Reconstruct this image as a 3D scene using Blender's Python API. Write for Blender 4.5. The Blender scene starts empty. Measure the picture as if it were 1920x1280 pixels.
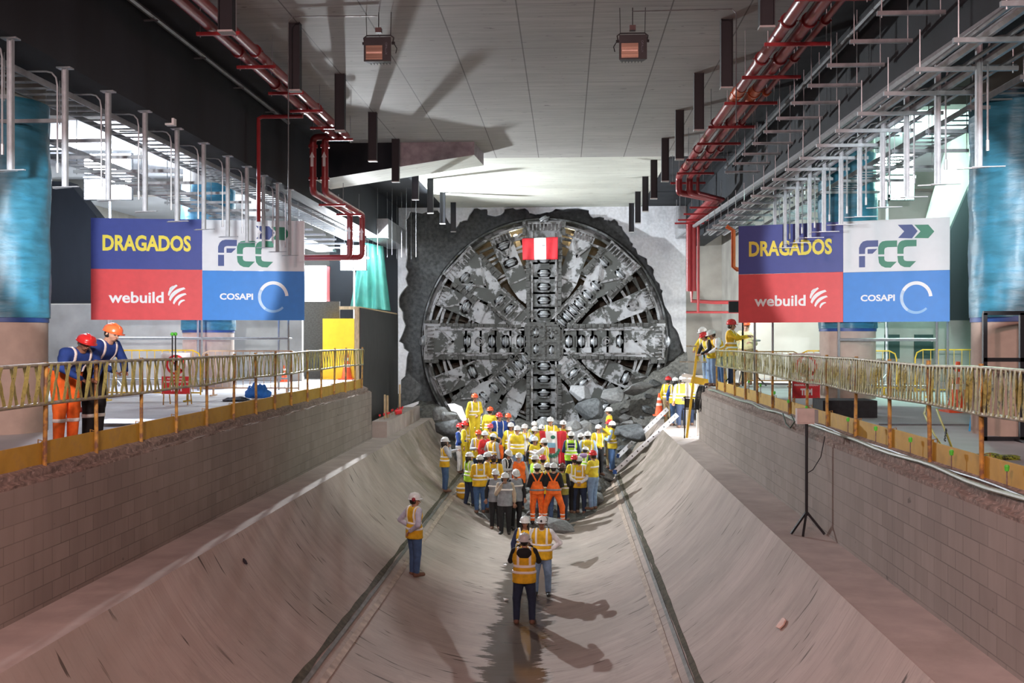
import bpy, math, random
import numpy as np
from mathutils import Vector, Matrix, noise as mnoise
from mathutils.geometry import tessellate_polygon
random.seed(7)
sc = bpy.context.scene
COL = sc.collection
# ------------------------------------------------------------------ camera
F = 1866.7; YAW = math.radians(3.06); PITCH = math.radians(-0.15)
cam = bpy.data.cameras.new('camera'); cam.lens = 35.0; cam.sensor_width = 36.0; cam.clip_end = 300
co = bpy.data.objects.new('camera', cam); COL.objects.link(co)
co.location = (0, 0, 0); co.rotation_euler = (math.radians(90) + PITCH, 0, YAW)
sc.camera = co
# ------------------------------------------------------------------ world, exposure
w = bpy.data.worlds.new('world'); sc.world = w; w.use_nodes = True
w.node_tree.nodes['Background'].inputs[0].default_value = (0.70, 0.66, 0.66, 1)
w.node_tree.nodes['Background'].inputs[1].default_value = 0.08
sc.view_settings.view_transform = 'Standard'; sc.view_settings.look = 'None'
sc.view_settings.gamma = 1.0; sc.view_settings.use_curve_mapping = False
sc.view_settings.exposure = 0.0
# ------------------------------------------------------------------ lamps lighting the hall
def light(name, typ, loc, power, color=(1, 1, 1), size=0.3, aim=None, spot=None, blend=0.6):
    l = bpy.data.lights.new(name, typ); l.energy = power; l.color = color
    if typ == 'AREA': l.size = size
    else: l.shadow_soft_size = size
    if spot: l.spot_size = math.radians(spot); l.spot_blend = blend
    o = bpy.data.objects.new(name, l); COL.objects.link(o); o.location = loc
    if aim is not None:
        o.rotation_euler = (Vector(aim) - Vector(loc)).to_track_quat('-Z', 'Y').to_euler()
    return o
LAMPS = [
 # towers seen in the picture (their housings are built further down)
 ('light', 'POINT', (-7.80, 35.5, 3.0), 8500, (0.93, 0.97, 1.0), 0.12, None, None),
 ('light', 'POINT', (-12.75, 27.7, 4.5), 1500, (0.80, 0.86, 1.0), 0.7, None, None),
 ('light', 'POINT', (9.1, 26.0, 4.3), 950, (0.60, 1.0, 0.84), 0.4, None, None),
 ('light', 'POINT', (4.75, 32.2, -1.9), 800, (0.93, 0.96, 1.0), 0.15, None, None),
 ('light', 'SPOT', (6.0, 30.6, 1.1), 1500, (1.0, 0.97, 0.88), 0.15, (8.4, 36, -0.6), 95),
 # spots with no fixtures, added for brightness except the pinkish pair
 ('light', 'SPOT', (-1.0, 15.0, 4.6), 5300, (1.0, 0.98, 0.95), 0.25, (-1.0, 40, -1.2), 30),  # added to brighten the cutterhead
 ('light', 'SPOT', (-2.0, 14.0, 4.9), 2300, (1.0, 0.97, 0.93), 0.3, (-1.0, 31, -5.0), 55),  # added to brighten the far trough
 ('light', 'SPOT', (-2.8, 1.5, 4.6), 2500, (1.0, 0.60, 0.57), 0.35, (-1.6, 17, -5.5), 100),  # pinkish pair: unseen lamps above the camera
 ('light', 'SPOT', (1.4, 1.5, 4.6), 1900, (1.0, 0.60, 0.57), 0.35, (0.0, 17, -5.5), 100),
 ('light', 'SPOT', (-4.2, 5.5, 2.6), 1300, (1.0, 0.95, 0.9), 0.35, (-10.5, 24, -0.6), 44),  # added fill for the left platform
 ('light', 'SPOT', (2.6, 5.5, 2.6), 1000, (1.0, 0.95, 0.9), 0.35, (8.5, 24, -0.6), 44),  # added fill for the right platform
 ('light', 'SPOT', (-3.0, 3.0, 0.9), 15000, (0.92, 0.96, 1.0), 0.15, (-10.6, 26, 1.95), 14.6, 0.12),  # unseen spot added to brighten the left board
 ('light', 'SPOT', (1.4, 3.0, 0.9), 11500, (0.92, 0.96, 1.0), 0.15, (7.55, 23.4, 1.95), 16, 0.12),  # its counterpart, added for the right board
]
for L in LAMPS:
    light(*L)
# ------------------------------------------------------------------ pixel <-> place
_c, _s = math.cos(YAW), math.sin(YAW)
def ray(px, py):
    u = (px - 960) / F; v = (640 - py) / F
    fz, fy = math.sin(PITCH), math.cos(PITCH)
    # camera forward with pitch
    f = fy - v * fz; z = fz + v * fy
    return (-_s * f + u * _c, _c * f + u * _s, z)
def aY(px, py, Y): d = ray(px, py); t = Y / d[1]; return Vector((d[0] * t, Y, d[2] * t))
def aZ(px, py, Z): d = ray(px, py); t = Z / d[2]; return Vector((d[0] * t, d[1] * t, Z))
def aX(px, py, X): d = ray(px, py); t = X / d[0]; return Vector((X, d[1] * t, d[2] * t))
# ------------------------------------------------------------------ cross-section of the place
ZP, ZL, ZC = -1.42, -3.05, 5.42
XWL, XWR = -5.92, 4.06
XLL, XLR = -5.13, 3.27
AX, AZ, AR = -0.93, -0.78, 4.77
YEND, YW, YT = 38.2, 41.0, 40.2
def arc(x):
    d = AR * AR - (x - AX) ** 2
    return AZ - math.sqrt(d) if d > 0 else AZ
_HX = [-6.5, -4.8, -3.0, 0.0, 1.3, 2.2, 3.2, 4.2, 5.2]; _HZ = [-2.5, -2.75, -3.3, -3.45, -3.15, -2.3, -1.6, -.9, -.5]
def heap(x, Y):
    "surface of the muck in front of the cutterhead"
    if Y < 27.0: return -9
    i = 0
    while i < len(_HX) - 2 and x > _HX[i + 1]: i += 1
    t = max(0, min(1, (x - _HX[i]) / (_HX[i + 1] - _HX[i]))); ze = _HZ[i] + (_HZ[i + 1] - _HZ[i]) * t
    s_ = max(0, min(1, (Y - 27.5) / 12.3)); pw = 1 + 2.2 * max(0, min(1, (x - 1.0) / 1.6)) + 2 * max(0, min(1, (-3.0 - x) / 1.5))
    return -5.68 + (ze + 5.68) * s_ ** pw
def ground(x, Y):
    if x < XLL or x > XLR: g = ZL
    else: g = arc(x)
    if Y > YEND: g = -5.0
    return max(g, heap(x, Y))
def stand(px, top, h, off=0.0):
    "where someone of height h with the top of the head at this pixel stands on the ground"
    Y = 8.0; last = None
    while Y < 45:
        p = aY(px, top, Y)
        if p.z <= ground(p.x, Y) + h + off:
            return Vector((p.x, Y, p.z - h))
        Y += 0.05
    return Vector((p.x, Y, p.z - h))
# ------------------------------------------------------------------ materials
MATS = {}
def nodes(name):
    m = bpy.data.materials.new(name); m.use_nodes = True
    nt = m.node_tree; b = nt.nodes['Principled BSDF']
    return m, nt, b
def N(nt, t, **k):
    n = nt.nodes.new(t)
    for a, v in k.items(): setattr(n, a, v)
    return n
def mat(name, c, rough=0.6, metal=0.0, var=0.15, sc_=6.0, bump=0.0, c2=None, thr=(0.45, 0.6), stretch=(1, 1, 1), sc2=3.0, rough2=None, alpha=1, spec=None, trans=0):
    if name in MATS: return MATS[name]
    m, nt, b = nodes(name)
    tc = N(nt, 'ShaderNodeTexCoord'); mp = N(nt, 'ShaderNodeMapping')
    mp.inputs['Scale'].default_value = stretch
    nt.links.new(tc.outputs['Object'], mp.inputs[0])
    nz = N(nt, 'ShaderNodeTexNoise'); nz.inputs['Scale'].default_value = sc_; nz.inputs['Detail'].default_value = 5
    nt.links.new(mp.outputs[0], nz.inputs['Vector'])
    rmp = N(nt, 'ShaderNodeMapRange'); rmp.inputs[1].default_value = 0.3; rmp.inputs[2].default_value = 0.7
    rmp.inputs[3].default_value = 1 - var; rmp.inputs[4].default_value = 1 + var
    nt.links.new(nz.outputs[0], rmp.inputs[0])
    mul = N(nt, 'ShaderNodeVectorMath', operation='SCALE'); mul.inputs[0].default_value = c[:3]
    nt.links.new(rmp.outputs[0], mul.inputs['Scale'])
    out = mul.outputs[0]
    if c2 is not None:
        n2 = N(nt, 'ShaderNodeTexNoise'); n2.inputs['Scale'].default_value = sc2; n2.inputs['Detail'].default_value = 6; n2.inputs['Roughness'].default_value = .65
        nt.links.new(mp.outputs[0], n2.inputs['Vector'])
        r2 = N(nt, 'ShaderNodeMapRange'); r2.inputs[1].default_value = thr[0]; r2.inputs[2].default_value = thr[1]
        nt.links.new(n2.outputs[0], r2.inputs[0])
        mx = N(nt, 'ShaderNodeMix', data_type='RGBA'); nt.links.new(r2.outputs[0], mx.inputs[0])
        nt.links.new(out, mx.inputs[6]); mx.inputs[7].default_value = (*c2, 1)
        out = mx.outputs[2]
        if rough2 is not None:
            r3 = N(nt, 'ShaderNodeMapRange'); r3.inputs[3].default_value = rough; r3.inputs[4].default_value = rough2
            nt.links.new(r2.outputs[0], r3.inputs[0]); nt.links.new(r3.outputs[0], b.inputs['Roughness'])
    nt.links.new(out, b.inputs['Base Color'])
    if not (c2 is not None and rough2 is not None): b.inputs['Roughness'].default_value = rough
    b.inputs['Metallic'].default_value = metal
    if alpha < 1: b.inputs['Alpha'].default_value = alpha
    if trans: b.inputs['Transmission Weight'].default_value = trans
    if bump:
        bp = N(nt, 'ShaderNodeBump'); bp.inputs['Strength'].default_value = bump; bp.inputs['Distance'].default_value = 0.02
        nt.links.new(nz.outputs[0], bp.inputs['Height']); nt.links.new(bp.outputs[0], b.inputs['Normal'])
    MATS[name] = m; return m
def emit(name, c, s):
    if name in MATS: return MATS[name]
    m, nt, b = nodes(name)
    b.inputs['Base Color'].default_value = (*c, 1); b.inputs['Emission Color'].default_value = (*c, 1); b.inputs['Emission Strength'].default_value = s
    MATS[name] = m; return m
def sep(nt):
    tc = N(nt, 'ShaderNodeTexCoord'); s = N(nt, 'ShaderNodeSeparateXYZ'); nt.links.new(tc.outputs['Object'], s.inputs[0]); return tc, s
def math_(nt, op, a, b=None, c=None):
    n = N(nt, 'ShaderNodeMath', operation=op)
    for i, v in enumerate((a, b, c)):
        if v is None: continue
        if isinstance(v, (int, float)): n.inputs[i].default_value = v
        else: nt.links.new(v, n.inputs[i])
    return n.outputs[0]
def noise_(nt, vec, scale, detail=5, rough=.55, stretch=(1, 1, 1)):
    mp = N(nt, 'ShaderNodeMapping'); mp.inputs['Scale'].default_value = stretch; nt.links.new(vec, mp.inputs[0])
    n = N(nt, 'ShaderNodeTexNoise'); n.inputs['Scale'].default_value = scale; n.inputs['Detail'].default_value = detail; n.inputs['Roughness'].default_value = rough
    nt.links.new(mp.outputs[0], n.inputs['Vector']); return n.outputs[0]
def rng(nt, v, a, b, c=0, d=1):
    n = N(nt, 'ShaderNodeMapRange'); n.inputs[1].default_value = a; n.inputs[2].default_value = b; n.inputs[3].default_value = c; n.inputs[4].default_value = d
    nt.links.new(v, n.inputs[0]); return n.outputs[0]
def mixc(nt, f, a, b):
    mx = N(nt, 'ShaderNodeMix', data_type='RGBA')
    if isinstance(f, (int, float)): mx.inputs[0].default_value = f
    else: nt.links.new(f, mx.inputs[0])
    for i, v in ((6, a), (7, b)):
        if isinstance(v, tuple): mx.inputs[i].default_value = (*v[:3], 1)
        else: nt.links.new(v, mx.inputs[i])
    return mx.outputs[2]
def bump_(nt, b, h, s=.3, d=.02):
    bp = N(nt, 'ShaderNodeBump'); bp.inputs['Strength'].default_value = s; bp.inputs['Distance'].default_value = d
    nt.links.new(h, bp.inputs['Height']); nt.links.new(bp.outputs[0], b.inputs['Normal'])
# cast invert: streaks across the trough, a wet strip along the middle
def mat_invert():
    m, nt, b = nodes('invert_concrete'); tc, s = sep(nt); v = tc.outputs['Object']
    st = noise_(nt, v, 1.0, 6, .6, (.5, 3.2, .5)); big = noise_(nt, v, .45, 4); fine = noise_(nt, v, 1.0, 3, .6, (1.2, 28, 1.2))
    col = mixc(nt, rng(nt, st, .35, .68), (.39, .318, .278), (.47, .39, .345))
    col = mixc(nt, rng(nt, fine, .54, .72, 0, .6), col, (.25, .21, .18))
    col = mixc(nt, rng(nt, big, .42, .7, 0, .6), col, (.27, .235, .20))
    # scratches
    sc1 = noise_(nt, v, 1.0, 2, .5, (1.3, 11, 1.3)); sc2 = noise_(nt, v, .9, 2)
    scr = math_(nt, 'MULTIPLY', rng(nt, sc1, .64, .68), rng(nt, sc2, .50, .56))
    col = mixc(nt, scr, col, (.09, .07, .055))
    # mottled mud near the drive
    big2 = noise_(nt, v, 1.6, 5, .65, (1, 1.6, 1)); col = mixc(nt, rng(nt, big2, .52, .66, 0, .45), col, (.29, .245, .21))
    far = rng(nt, s.outputs[1], 24, 31)
    mud = math_(nt, 'MULTIPLY', far, rng(nt, noise_(nt, v, 1.1, 6, .7), .36, .56))
    col = mixc(nt, math_(nt, 'MULTIPLY', mud, .75), col, (.17, .15, .115))
    # wet strip
    dx = math_(nt, 'ABSOLUTE', math_(nt, 'SUBTRACT', s.outputs[0], AX + .05))
    wn = noise_(nt, v, 1.0, 6, .75, (.7, 3.2, 1)); wn2 = noise_(nt, v, .35, 2)
    wid = math_(nt, 'ADD', math_(nt, 'MULTIPLY', wn, 1.5), math_(nt, 'MULTIPLY', wn2, .5))
    edge = math_(nt, 'SUBTRACT', math_(nt, 'SUBTRACT', wid, .42), dx)
    nearf = rng(nt, s.outputs[1], 24, 28, 0, .5)
    wet = rng(nt, math_(nt, 'SUBTRACT', edge, nearf), -.03, .05)
    col = mixc(nt, math_(nt, 'MULTIPLY', wet, .85), col, (.085, .07, .055))
    nt.links.new(col, b.inputs['Base Color'])
    core = math_(nt, 'SUBTRACT', math_(nt, 'MULTIPLY', wn, 1.05), dx)
    pud = math_(nt, 'MULTIPLY', rng(nt, core, -.02, .03), rng(nt, s.outputs[1], 17.5, 22, 1, .35))
    r = mixc(nt, wet, (.78, .78, .78), (.42, .42, .42)); r = mixc(nt, pud, r, (.06, .06, .06))
    nt.links.new(r, b.inputs['Roughness'])
    bump_(nt, b, st, .25, .015)
    return m
def mat_blocks(name, base=(.28, .235, .205)):
    m, nt, b = nodes(name); tc, s = sep(nt); v = tc.outputs['Object']
    cb = N(nt, 'ShaderNodeCombineXYZ'); nt.links.new(s.outputs[1], cb.inputs[0]); nt.links.new(s.outputs[2], cb.inputs[1])
    br = N(nt, 'ShaderNodeTexBrick'); br.inputs['Scale'].default_value = 1
    br.inputs['Brick Width'].default_value = .40; br.inputs['Row Height'].default_value = .20; br.inputs['Mortar Size'].default_value = .006
    br.inputs['Color1'].default_value = (*[c * 1.06 for c in base], 1); br.inputs['Color2'].default_value = (*[c * .84 for c in base], 1); br.inputs['Mortar'].default_value = (*[c * .52 for c in base], 1)
    nt.links.new(cb.outputs[0], br.inputs['Vector'])
    vs = noise_(nt, v, 1, 5, .6, (1, 3.2, .35)); big = noise_(nt, v, .55, 4); spl = noise_(nt, v, 2.2, 3, .5, (1, 1.2, 2.2))
    col = mixc(nt, rng(nt, vs, .4, .7, 0, .5), br.outputs[0], tuple(c * .66 for c in base))
    col = mixc(nt, rng(nt, big, .45, .7, 0, .45), col, tuple(c * 1.25 for c in base))
    col = mixc(nt, rng(nt, spl, .70, .735, 0, .75), col, tuple(c * .33 for c in base))
    nt.links.new(col, b.inputs['Base Color']); b.inputs['Roughness'].default_value = .85
    bump_(nt, b, br.outputs['Fac'], -.25, .01)
    return m
def mat_ceiling(name, base, lines=True):
    m, nt, b = nodes(name); tc, s = sep(nt); v = tc.outputs['Object']
    bd = noise_(nt, v, 1, 5, .65, (.8, 14, 1)); big = noise_(nt, v, .4, 4); pit = noise_(nt, v, 1, 2, .5, (3.5, 16, 3))
    col = mixc(nt, rng(nt, bd, .35, .7), tuple(c * 1.12 for c in base), tuple(c * .78 for c in base))
    col = mixc(nt, rng(nt, big, .42, .68, 0, .45), col, tuple(c * .72 for c in base))
    col = mixc(nt, rng(nt, pit, .70, .73, 0, .8), col, tuple(c * .25 for c in base))
    if lines:
        f = math_(nt, 'ABSOLUTE', math_(nt, 'SUBTRACT', math_(nt, 'FRACT', math_(nt, 'DIVIDE', math_(nt, 'ADD', s.outputs[0], 11.546), 1.265)), .5))
        col = mixc(nt, rng(nt, f, .006, .012, .8, 0), col, tuple(c * .22 for c in base))
        g = math_(nt, 'ABSOLUTE', math_(nt, 'SUBTRACT', math_(nt, 'FRACT', math_(nt, 'DIVIDE', s.outputs[1], 2.48)), .5))
        col = mixc(nt, rng(nt, g, .003, .006, .5, 0), col, tuple(c * .3 for c in base))
    nt.links.new(col, b.inputs['Base Color']); b.inputs['Roughness'].default_value = .75
    bump_(nt, b, bd, .2, .01)
    return m
M_INV = mat_invert(); M_BLK = mat_blocks('block_wall'); M_CEIL = mat_ceiling('board_marked_concrete', (.40, .40, .385)); M_CEIL2 = mat_ceiling('pale_board_concrete', (.64, .665, .60), False)
M_BLACK = mat('black_painted_concrete', (.013, .017, .023), .85, var=.35, sc_=1.2, stretch=(1, 1, .25))
M_LEDGE = mat('ledge_concrete', (.40, .345, .315), .85, var=.12, sc_=2, c2=(.30, .26, .23), thr=(.45, .75), sc2=1.2, bump=.1)
M_PLAT = mat('platform_screed', (.46, .46, .47), .7, var=.1, sc_=1.5, c2=(.40, .40, .40), thr=(.5, .75), sc2=.8)
M_COP = mat('rough_coping', (.21, .16, .135), .95, var=.4, sc_=14, bump=.8, c2=(.36, .29, .25), thr=(.55, .62), sc2=20)
M_CONC = mat('grey_concrete', (.30, .29, .265), .85, var=.2, sc_=1.2, bump=.15)
M_CONCW = mat('pale_concrete', (.55, .55, .52), .85, var=.08, sc_=1.2)
M_SHOT = mat('white_shotcrete', (.70, .73, .78), .9, var=.12, sc_=9, bump=.7, c2=(.52, .55, .6), thr=(.55, .7), sc2=1.1)
M_ROCK = mat('dark_rock', (.075, .083, .088), .8, var=.45, sc_=7, bump=1.0, c2=(.16, .17, .175), thr=(.62, .72), sc2=16)
M_STEEL = mat('cutter_steel', (.17, .182, .195), .5, .15, var=.18, sc_=5, c2=(.06, .064, .062), thr=(.44, .52), sc2=1.5, rough2=.85, bump=.25)
M_STEELP = mat('bare_steel_plate', (.28, .30, .32), .45, .15, var=.14, sc_=5, c2=(.075, .08, .077), thr=(.47, .51), sc2=1.0, rough2=.85, bump=.2)
M_MUD = mat('muddy_steel', (.075, .078, .076), .8, .1, var=.35, sc_=9, bump=.6, c2=(.24, .25, .26), thr=(.62, .70), sc2=7)
M_RING = mat('disc_ring_steel', (.30, .32, .34), .4, .3, var=.15, sc_=10)
M_DARK = mat('pocket_shade', (.02, .018, .016), .9, var=.4, sc_=3)  # shade of the recessed cutter pockets put into the colour
M_RED = mat('red_pipe_paint', (.27, .028, .032), .33, var=.12, sc_=4)
M_REDB = mat('red_bracket_paint', (.36, .022, .028), .5, var=.12)
M_ORPIPE = mat('orange_red_coupling', (.62, .12, .03), .4)
M_GALV = mat('galvanised_steel', (.38, .40, .42), .42, .55, var=.12, sc_=12)
M_CONDUIT = mat('dull_conduit', (.20, .21, .22), .4, .6, var=.2)
M_BLKM = mat('black_metal', (.018, .02, .024), .5, .2, var=.2)
M_HANG = mat('backlit_hanger_steel', (.007, .009, .014), .55)  # near-black colour stands in for the hangers being backlit
M_HANGE = mat('hanger_raw_edge', (.45, .45, .45), .6)
M_BLUET = mat('blue_tarpaulin', (.03, .15, .22), .45, var=.25, sc_=2.5, stretch=(1, 1, 4), bump=.6, c2=(.035, .20, .32), thr=(.5, .7), sc2=2)
M_BLUED = mat('blue_band', (.02, .06, .22), .5)
M_BEIGE = mat('beige_board', (.42, .33, .275), .8, var=.08)
M_YEL = mat('yellow_paint', (.78, .50, .03), .5, var=.15, sc_=5)
M_TOE = mat('ochre_toe_board', (.52, .31, .035), .7, var=.2, sc_=3, c2=(.40, .25, .06), thr=(.5, .7))
M_POST = mat('rusty_yellow_post', (.48, .27, .06), .7, var=.3, sc_=9, c2=(.22, .12, .07), thr=(.48, .6), sc2=8)
M_RAIL = mat('dirty_tube', (.36, .33, .25), .5, .3, var=.35, sc_=9, c2=(.60, .58, .52), thr=(.55, .65), sc2=3)
M_TAPE = mat('caution_tape_yellow', (.46, .43, .13), .5, var=.25, sc_=20, c2=(.10, .09, .03), thr=(.60, .64), sc2=26)
M_TAPE2 = mat('faded_tape', (.33, .31, .09), .4, var=.35, sc_=20, c2=(.09, .085, .03), thr=(.56, .62), sc2=22)
M_WHITE = mat('white_paint', (.80, .80, .80), .5, var=.04)
M_PLY = mat('black_film_plywood', (.045, .045, .045), .45, var=.4, sc_=4, stretch=(3, 3, .4))
M_WOOD = mat('raw_timber', (.55, .42, .25), .8, var=.25, sc_=6, stretch=(4, 4, 1))
M_GREENT = mat('green_tarpaulin', (.07, .33, .29), .5, var=.2, sc_=2, bump=.4)
M_CONE = mat('cone_orange', (.85, .11, .03), .5); M_CONEW = mat('cone_white', (.8, .78, .74), .5)
M_SIGNR = mat('sign_red', (.66, .03, .04), .45); M_SIGNW = mat('sign_white', (.78, .78, .78), .45)
M_BNAVY = mat('board_navy', (.035, .055, .27), .5, var=.05); M_BRED = mat('board_red', (.72, .06, .065), .5, var=.05)
M_BWHITE = mat('board_white', (.76, .77, .80), .5, var=.02); M_BBLUE = mat('board_blue', (.015, .22, .68), .5, var=.04)
M_LYEL = mat('letter_yellow', (.86, .70, .07), .5, var=.02); M_LWHITE = mat('letter_white', (.86, .87, .88), .5, var=.02)
M_LNAVY = mat('logo_navy', (.04, .07, .25), .5, var=.02); M_LGREEN = mat('logo_green', (.02, .22, .13), .5, var=.02); M_LPALE = mat('logo_pale_blue', (.25, .50, .82), .5, var=.02)
M_FRED = mat('flag_red', (.62, .02, .035), .65, var=.12, sc_=5); M_FWHITE = mat('flag_white', (.80, .80, .80), .65, var=.05)
M_GLARE = emit('lamp_lens', (.93, .97, 1.0), 60); M_GLAREG = emit('lamp_lens_greenish', (.7, 1.0, .88), 50)
# ------------------------------------------------------------------ mesh helpers
class MB:
    def __init__(s): s.v = []; s.f = []; s.m = []
    def add(s, vs, fs, mi=0):
        n = len(s.v); s.v += [tuple(v) for v in vs]; s.f += [tuple(i + n for i in f) for f in fs]; s.m += [mi] * len(fs); return s
    def box(s, a, b, mi=0):
        (x0, y0, z0), (x1, y1, z1) = a, b
        vs = [(x, y, z) for x in (x0, x1) for y in (y0, y1) for z in (z0, z1)]
        return s.add(vs, [(0, 1, 3, 2), (4, 6, 7, 5), (0, 4, 5, 1), (2, 3, 7, 6), (0, 2, 6, 4), (1, 5, 7, 3)], mi)
    def boxc(s, c, d, mi=0, rot=None):
        hx, hy, hz = d[0] / 2, d[1] / 2, d[2] / 2; vs = []
        for x in (-hx, hx):
            for y in (-hy, hy):
                for z in (-hz, hz):
                    p = Vector((x, y, z))
                    if rot is not None: p = rot @ p
                    vs.append(p + Vector(c))
        return s.add(vs, [(0, 1, 3, 2), (4, 6, 7, 5), (0, 4, 5, 1), (2, 3, 7, 6), (0, 2, 6, 4), (1, 5, 7, 3)], mi)
    def bar(s, p, q, w, h, mi=0, up=(0, 0, 1)):
        p = Vector(p); q = Vector(q); d = (q - p); L = d.length; d.normalize(); u = Vector(up)
        if abs(d.dot(u)) > .98: u = Vector((0, 1, 0))
        sd = d.cross(u).normalized(); u = sd.cross(d)
        vs = [a + sd * x + u * z for a in (p, q) for x, z in ((-w / 2, -h / 2), (w / 2, -h / 2), (w / 2, h / 2), (-w / 2, h / 2))]
        return s.add(vs, [(0, 1, 2, 3), (7, 6, 5, 4), (0, 4, 5, 1), (1, 5, 6, 2), (2, 6, 7, 3), (3, 7, 4, 0)], mi)
    def tube(s, pts, r, n=10, mi=0, cap=True):
        pts = [Vector(p) for p in pts]; k = len(pts); rs = r if isinstance(r, (list, tuple)) else [r] * k
        u = None; vs = []
        for i, p in enumerate(pts):
            d = (pts[min(i + 1, k - 1)] - pts[max(i - 1, 0)]).normalized()
            if u is None:
                u = Vector((0, 0, 1)) if abs(d.z) < .9 else Vector((1, 0, 0))
            u = (u - d * u.dot(d)).normalized(); w_ = d.cross(u)
            for j in range(n):
                a = 2 * math.pi * j / n; vs.append(p + (u * math.cos(a) + w_ * math.sin(a)) * rs[i])
        fs = [(i * n + j, i * n + (j + 1) % n, (i + 1) * n + (j + 1) % n, (i + 1) * n + j) for i in range(k - 1) for j in range(n)]
        if cap: fs += [tuple(range(n - 1, -1, -1)), tuple((k - 1) * n + j for j in range(n))]
        return s.add(vs, fs, mi)
    def lathe(s, prof, c=(0, 0, 0), n=20, rot=None, mi=0):
        vs = []
        for r, z in prof:
            for j in range(n):
                a = 2 * math.pi * j / n; p = Vector((r * math.cos(a), r * math.sin(a), z))
                if rot is not None: p = rot @ p
                vs.append(p + Vector(c))
        k = len(prof)
        fs = [(i * n + j, i * n + (j + 1) % n, (i + 1) * n + (j + 1) % n, (i + 1) * n + j) for i in range(k - 1) for j in range(n)]
        fs += [tuple(range(n - 1, -1, -1)), tuple((k - 1) * n + j for j in range(n))]
        return s.add(vs, fs, mi)
    def prism(s, poly, fn, d0, d1, mi=0, holes=()):
        "poly in 2D; fn(u,v,d) -> point; solid between d0 and d1"
        loops = [poly] + list(holes); flat = [p for l in loops for p in l]
        tris = tessellate_polygon([[Vector((p[0], p[1], 0)) for p in l] for l in loops]); n = len(flat)
        vs = [fn(u, v, d0) for u, v in flat] + [fn(u, v, d1) for u, v in flat]
        fs = []
        for t in tris:
            a, b_, c = (flat[i] for i in t)
            ar = (b_[0] - a[0]) * (c[1] - a[1]) - (b_[1] - a[1]) * (c[0] - a[0])
            t = tuple(t) if ar > 0 else tuple(reversed(t))
            fs += [t, tuple(i + n for i in reversed(t))]
        k = 0
        for l in loops:
            L = len(l); ar = sum(l[i][0] * l[(i + 1) % L][1] - l[(i + 1) % L][0] * l[i][1] for i in range(L))
            for i in range(L):
                a, b_ = k + i, k + (i + 1) % L
                q = (a, a + n, b_ + n, b_) if (ar > 0) == (l is poly) or True else (a, b_, b_ + n, a + n)
                fs.append(q)
            k += L
        return s.add(vs, fs, mi)
    def sphere(s, c, r, n=10, sc=(1, 1, 1), mi=0):
        prof = [(max(1e-4, math.sin(math.pi * i / n)) * r, -math.cos(math.pi * i / n) * r) for i in range(n + 1)]
        k0 = len(s.v); s.lathe(prof, (0, 0, 0), n + 4, None, mi)
        for i in range(k0, len(s.v)):
            v = s.v[i]; s.v[i] = (v[0] * sc[0] + c[0], v[1] * sc[1] + c[1], v[2] * sc[2] + c[2])
        return s
    def build(s, name, mats, parent=None, smooth=False, label=None):
        me = bpy.data.meshes.new(name); me.from_pydata(s.v, [], s.f)
        if not isinstance(mats, (list, tuple)): mats = [mats]
        for m in mats: me.materials.append(m)
        if len(mats) > 1: me.polygons.foreach_set('material_index', s.m)
        if smooth:
            me.polygons.foreach_set('use_smooth', [True] * len(me.polygons))
            try: me.set_sharp_from_angle(angle=math.radians(40))
            except Exception: pass
        me.update()
        o = bpy.data.objects.new(name, me); COL.objects.link(o)
        if parent is not None: o.parent = parent
        if label: o['label'] = label
        return o
def tag(o, label, cat, group=None, kind=None):
    o['label'] = label; o['category'] = cat
    if group: o['group'] = group
    if kind: o['kind'] = kind
    return o
def empty(name, loc, label, cat, group=None, rz=0.0):
    o = bpy.data.objects.new(name, None); COL.objects.link(o); o.location = loc; o.rotation_euler = (0, 0, rz); o.empty_display_size = .1
    return tag(o, label, cat, group)
def struct(o):
    o['kind'] = 'structure'; return o
def copy_tree(o, parent=None, loc=None):
    c = o.copy(); COL.objects.link(c)
    if parent is not None: c.parent = parent
    if loc is not None: c.location = loc
    for ch in list(o.children): copy_tree(ch, c)
    return c
# ================================================================== SETTING
Y0 = -6.0
mb = MB()
ys = [Y0 + (YEND - Y0) * i / 60 for i in range(61)]
xs = [XLL + (XLR - XLL) * i / 48 for i in range(49)]
vs = [(x, y, arc(x)) for y in ys for x in xs]
mb.add(vs, [(j * 49 + i, j * 49 + i + 1, (j + 1) * 49 + i + 1, (j + 1) * 49 + i) for j in range(60) for i in range(48)])
# end face and underside skirt
e = [(x, YEND, arc(x)) for x in xs]; e2 = [(x, YEND, arc(x) - .5) for x in xs]
mb.add(e + e2, [(i, i + 1, 49 + i + 1, 49 + i) for i in range(48)])
struct(mb.build('floor', M_INV, smooth=True))
mb = MB(); mb.box((XWL - .02, Y0, ZL - .5), (XLL, YEND, ZL)); mb.box((XLR, Y0, ZL - .5), (XWR + .02, YEND, ZL))
# beyond the block walls the ledge widens to the side chambers
mb.box((XWL - 4, 30.3, ZL - .5), (XWL - .02, YW, ZL)); mb.box((XWR + .02, 30.6, ZL - .5), (XWR + 3.2, YW, ZL))
struct(mb.build('trim_ledges', M_LEDGE))
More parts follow.
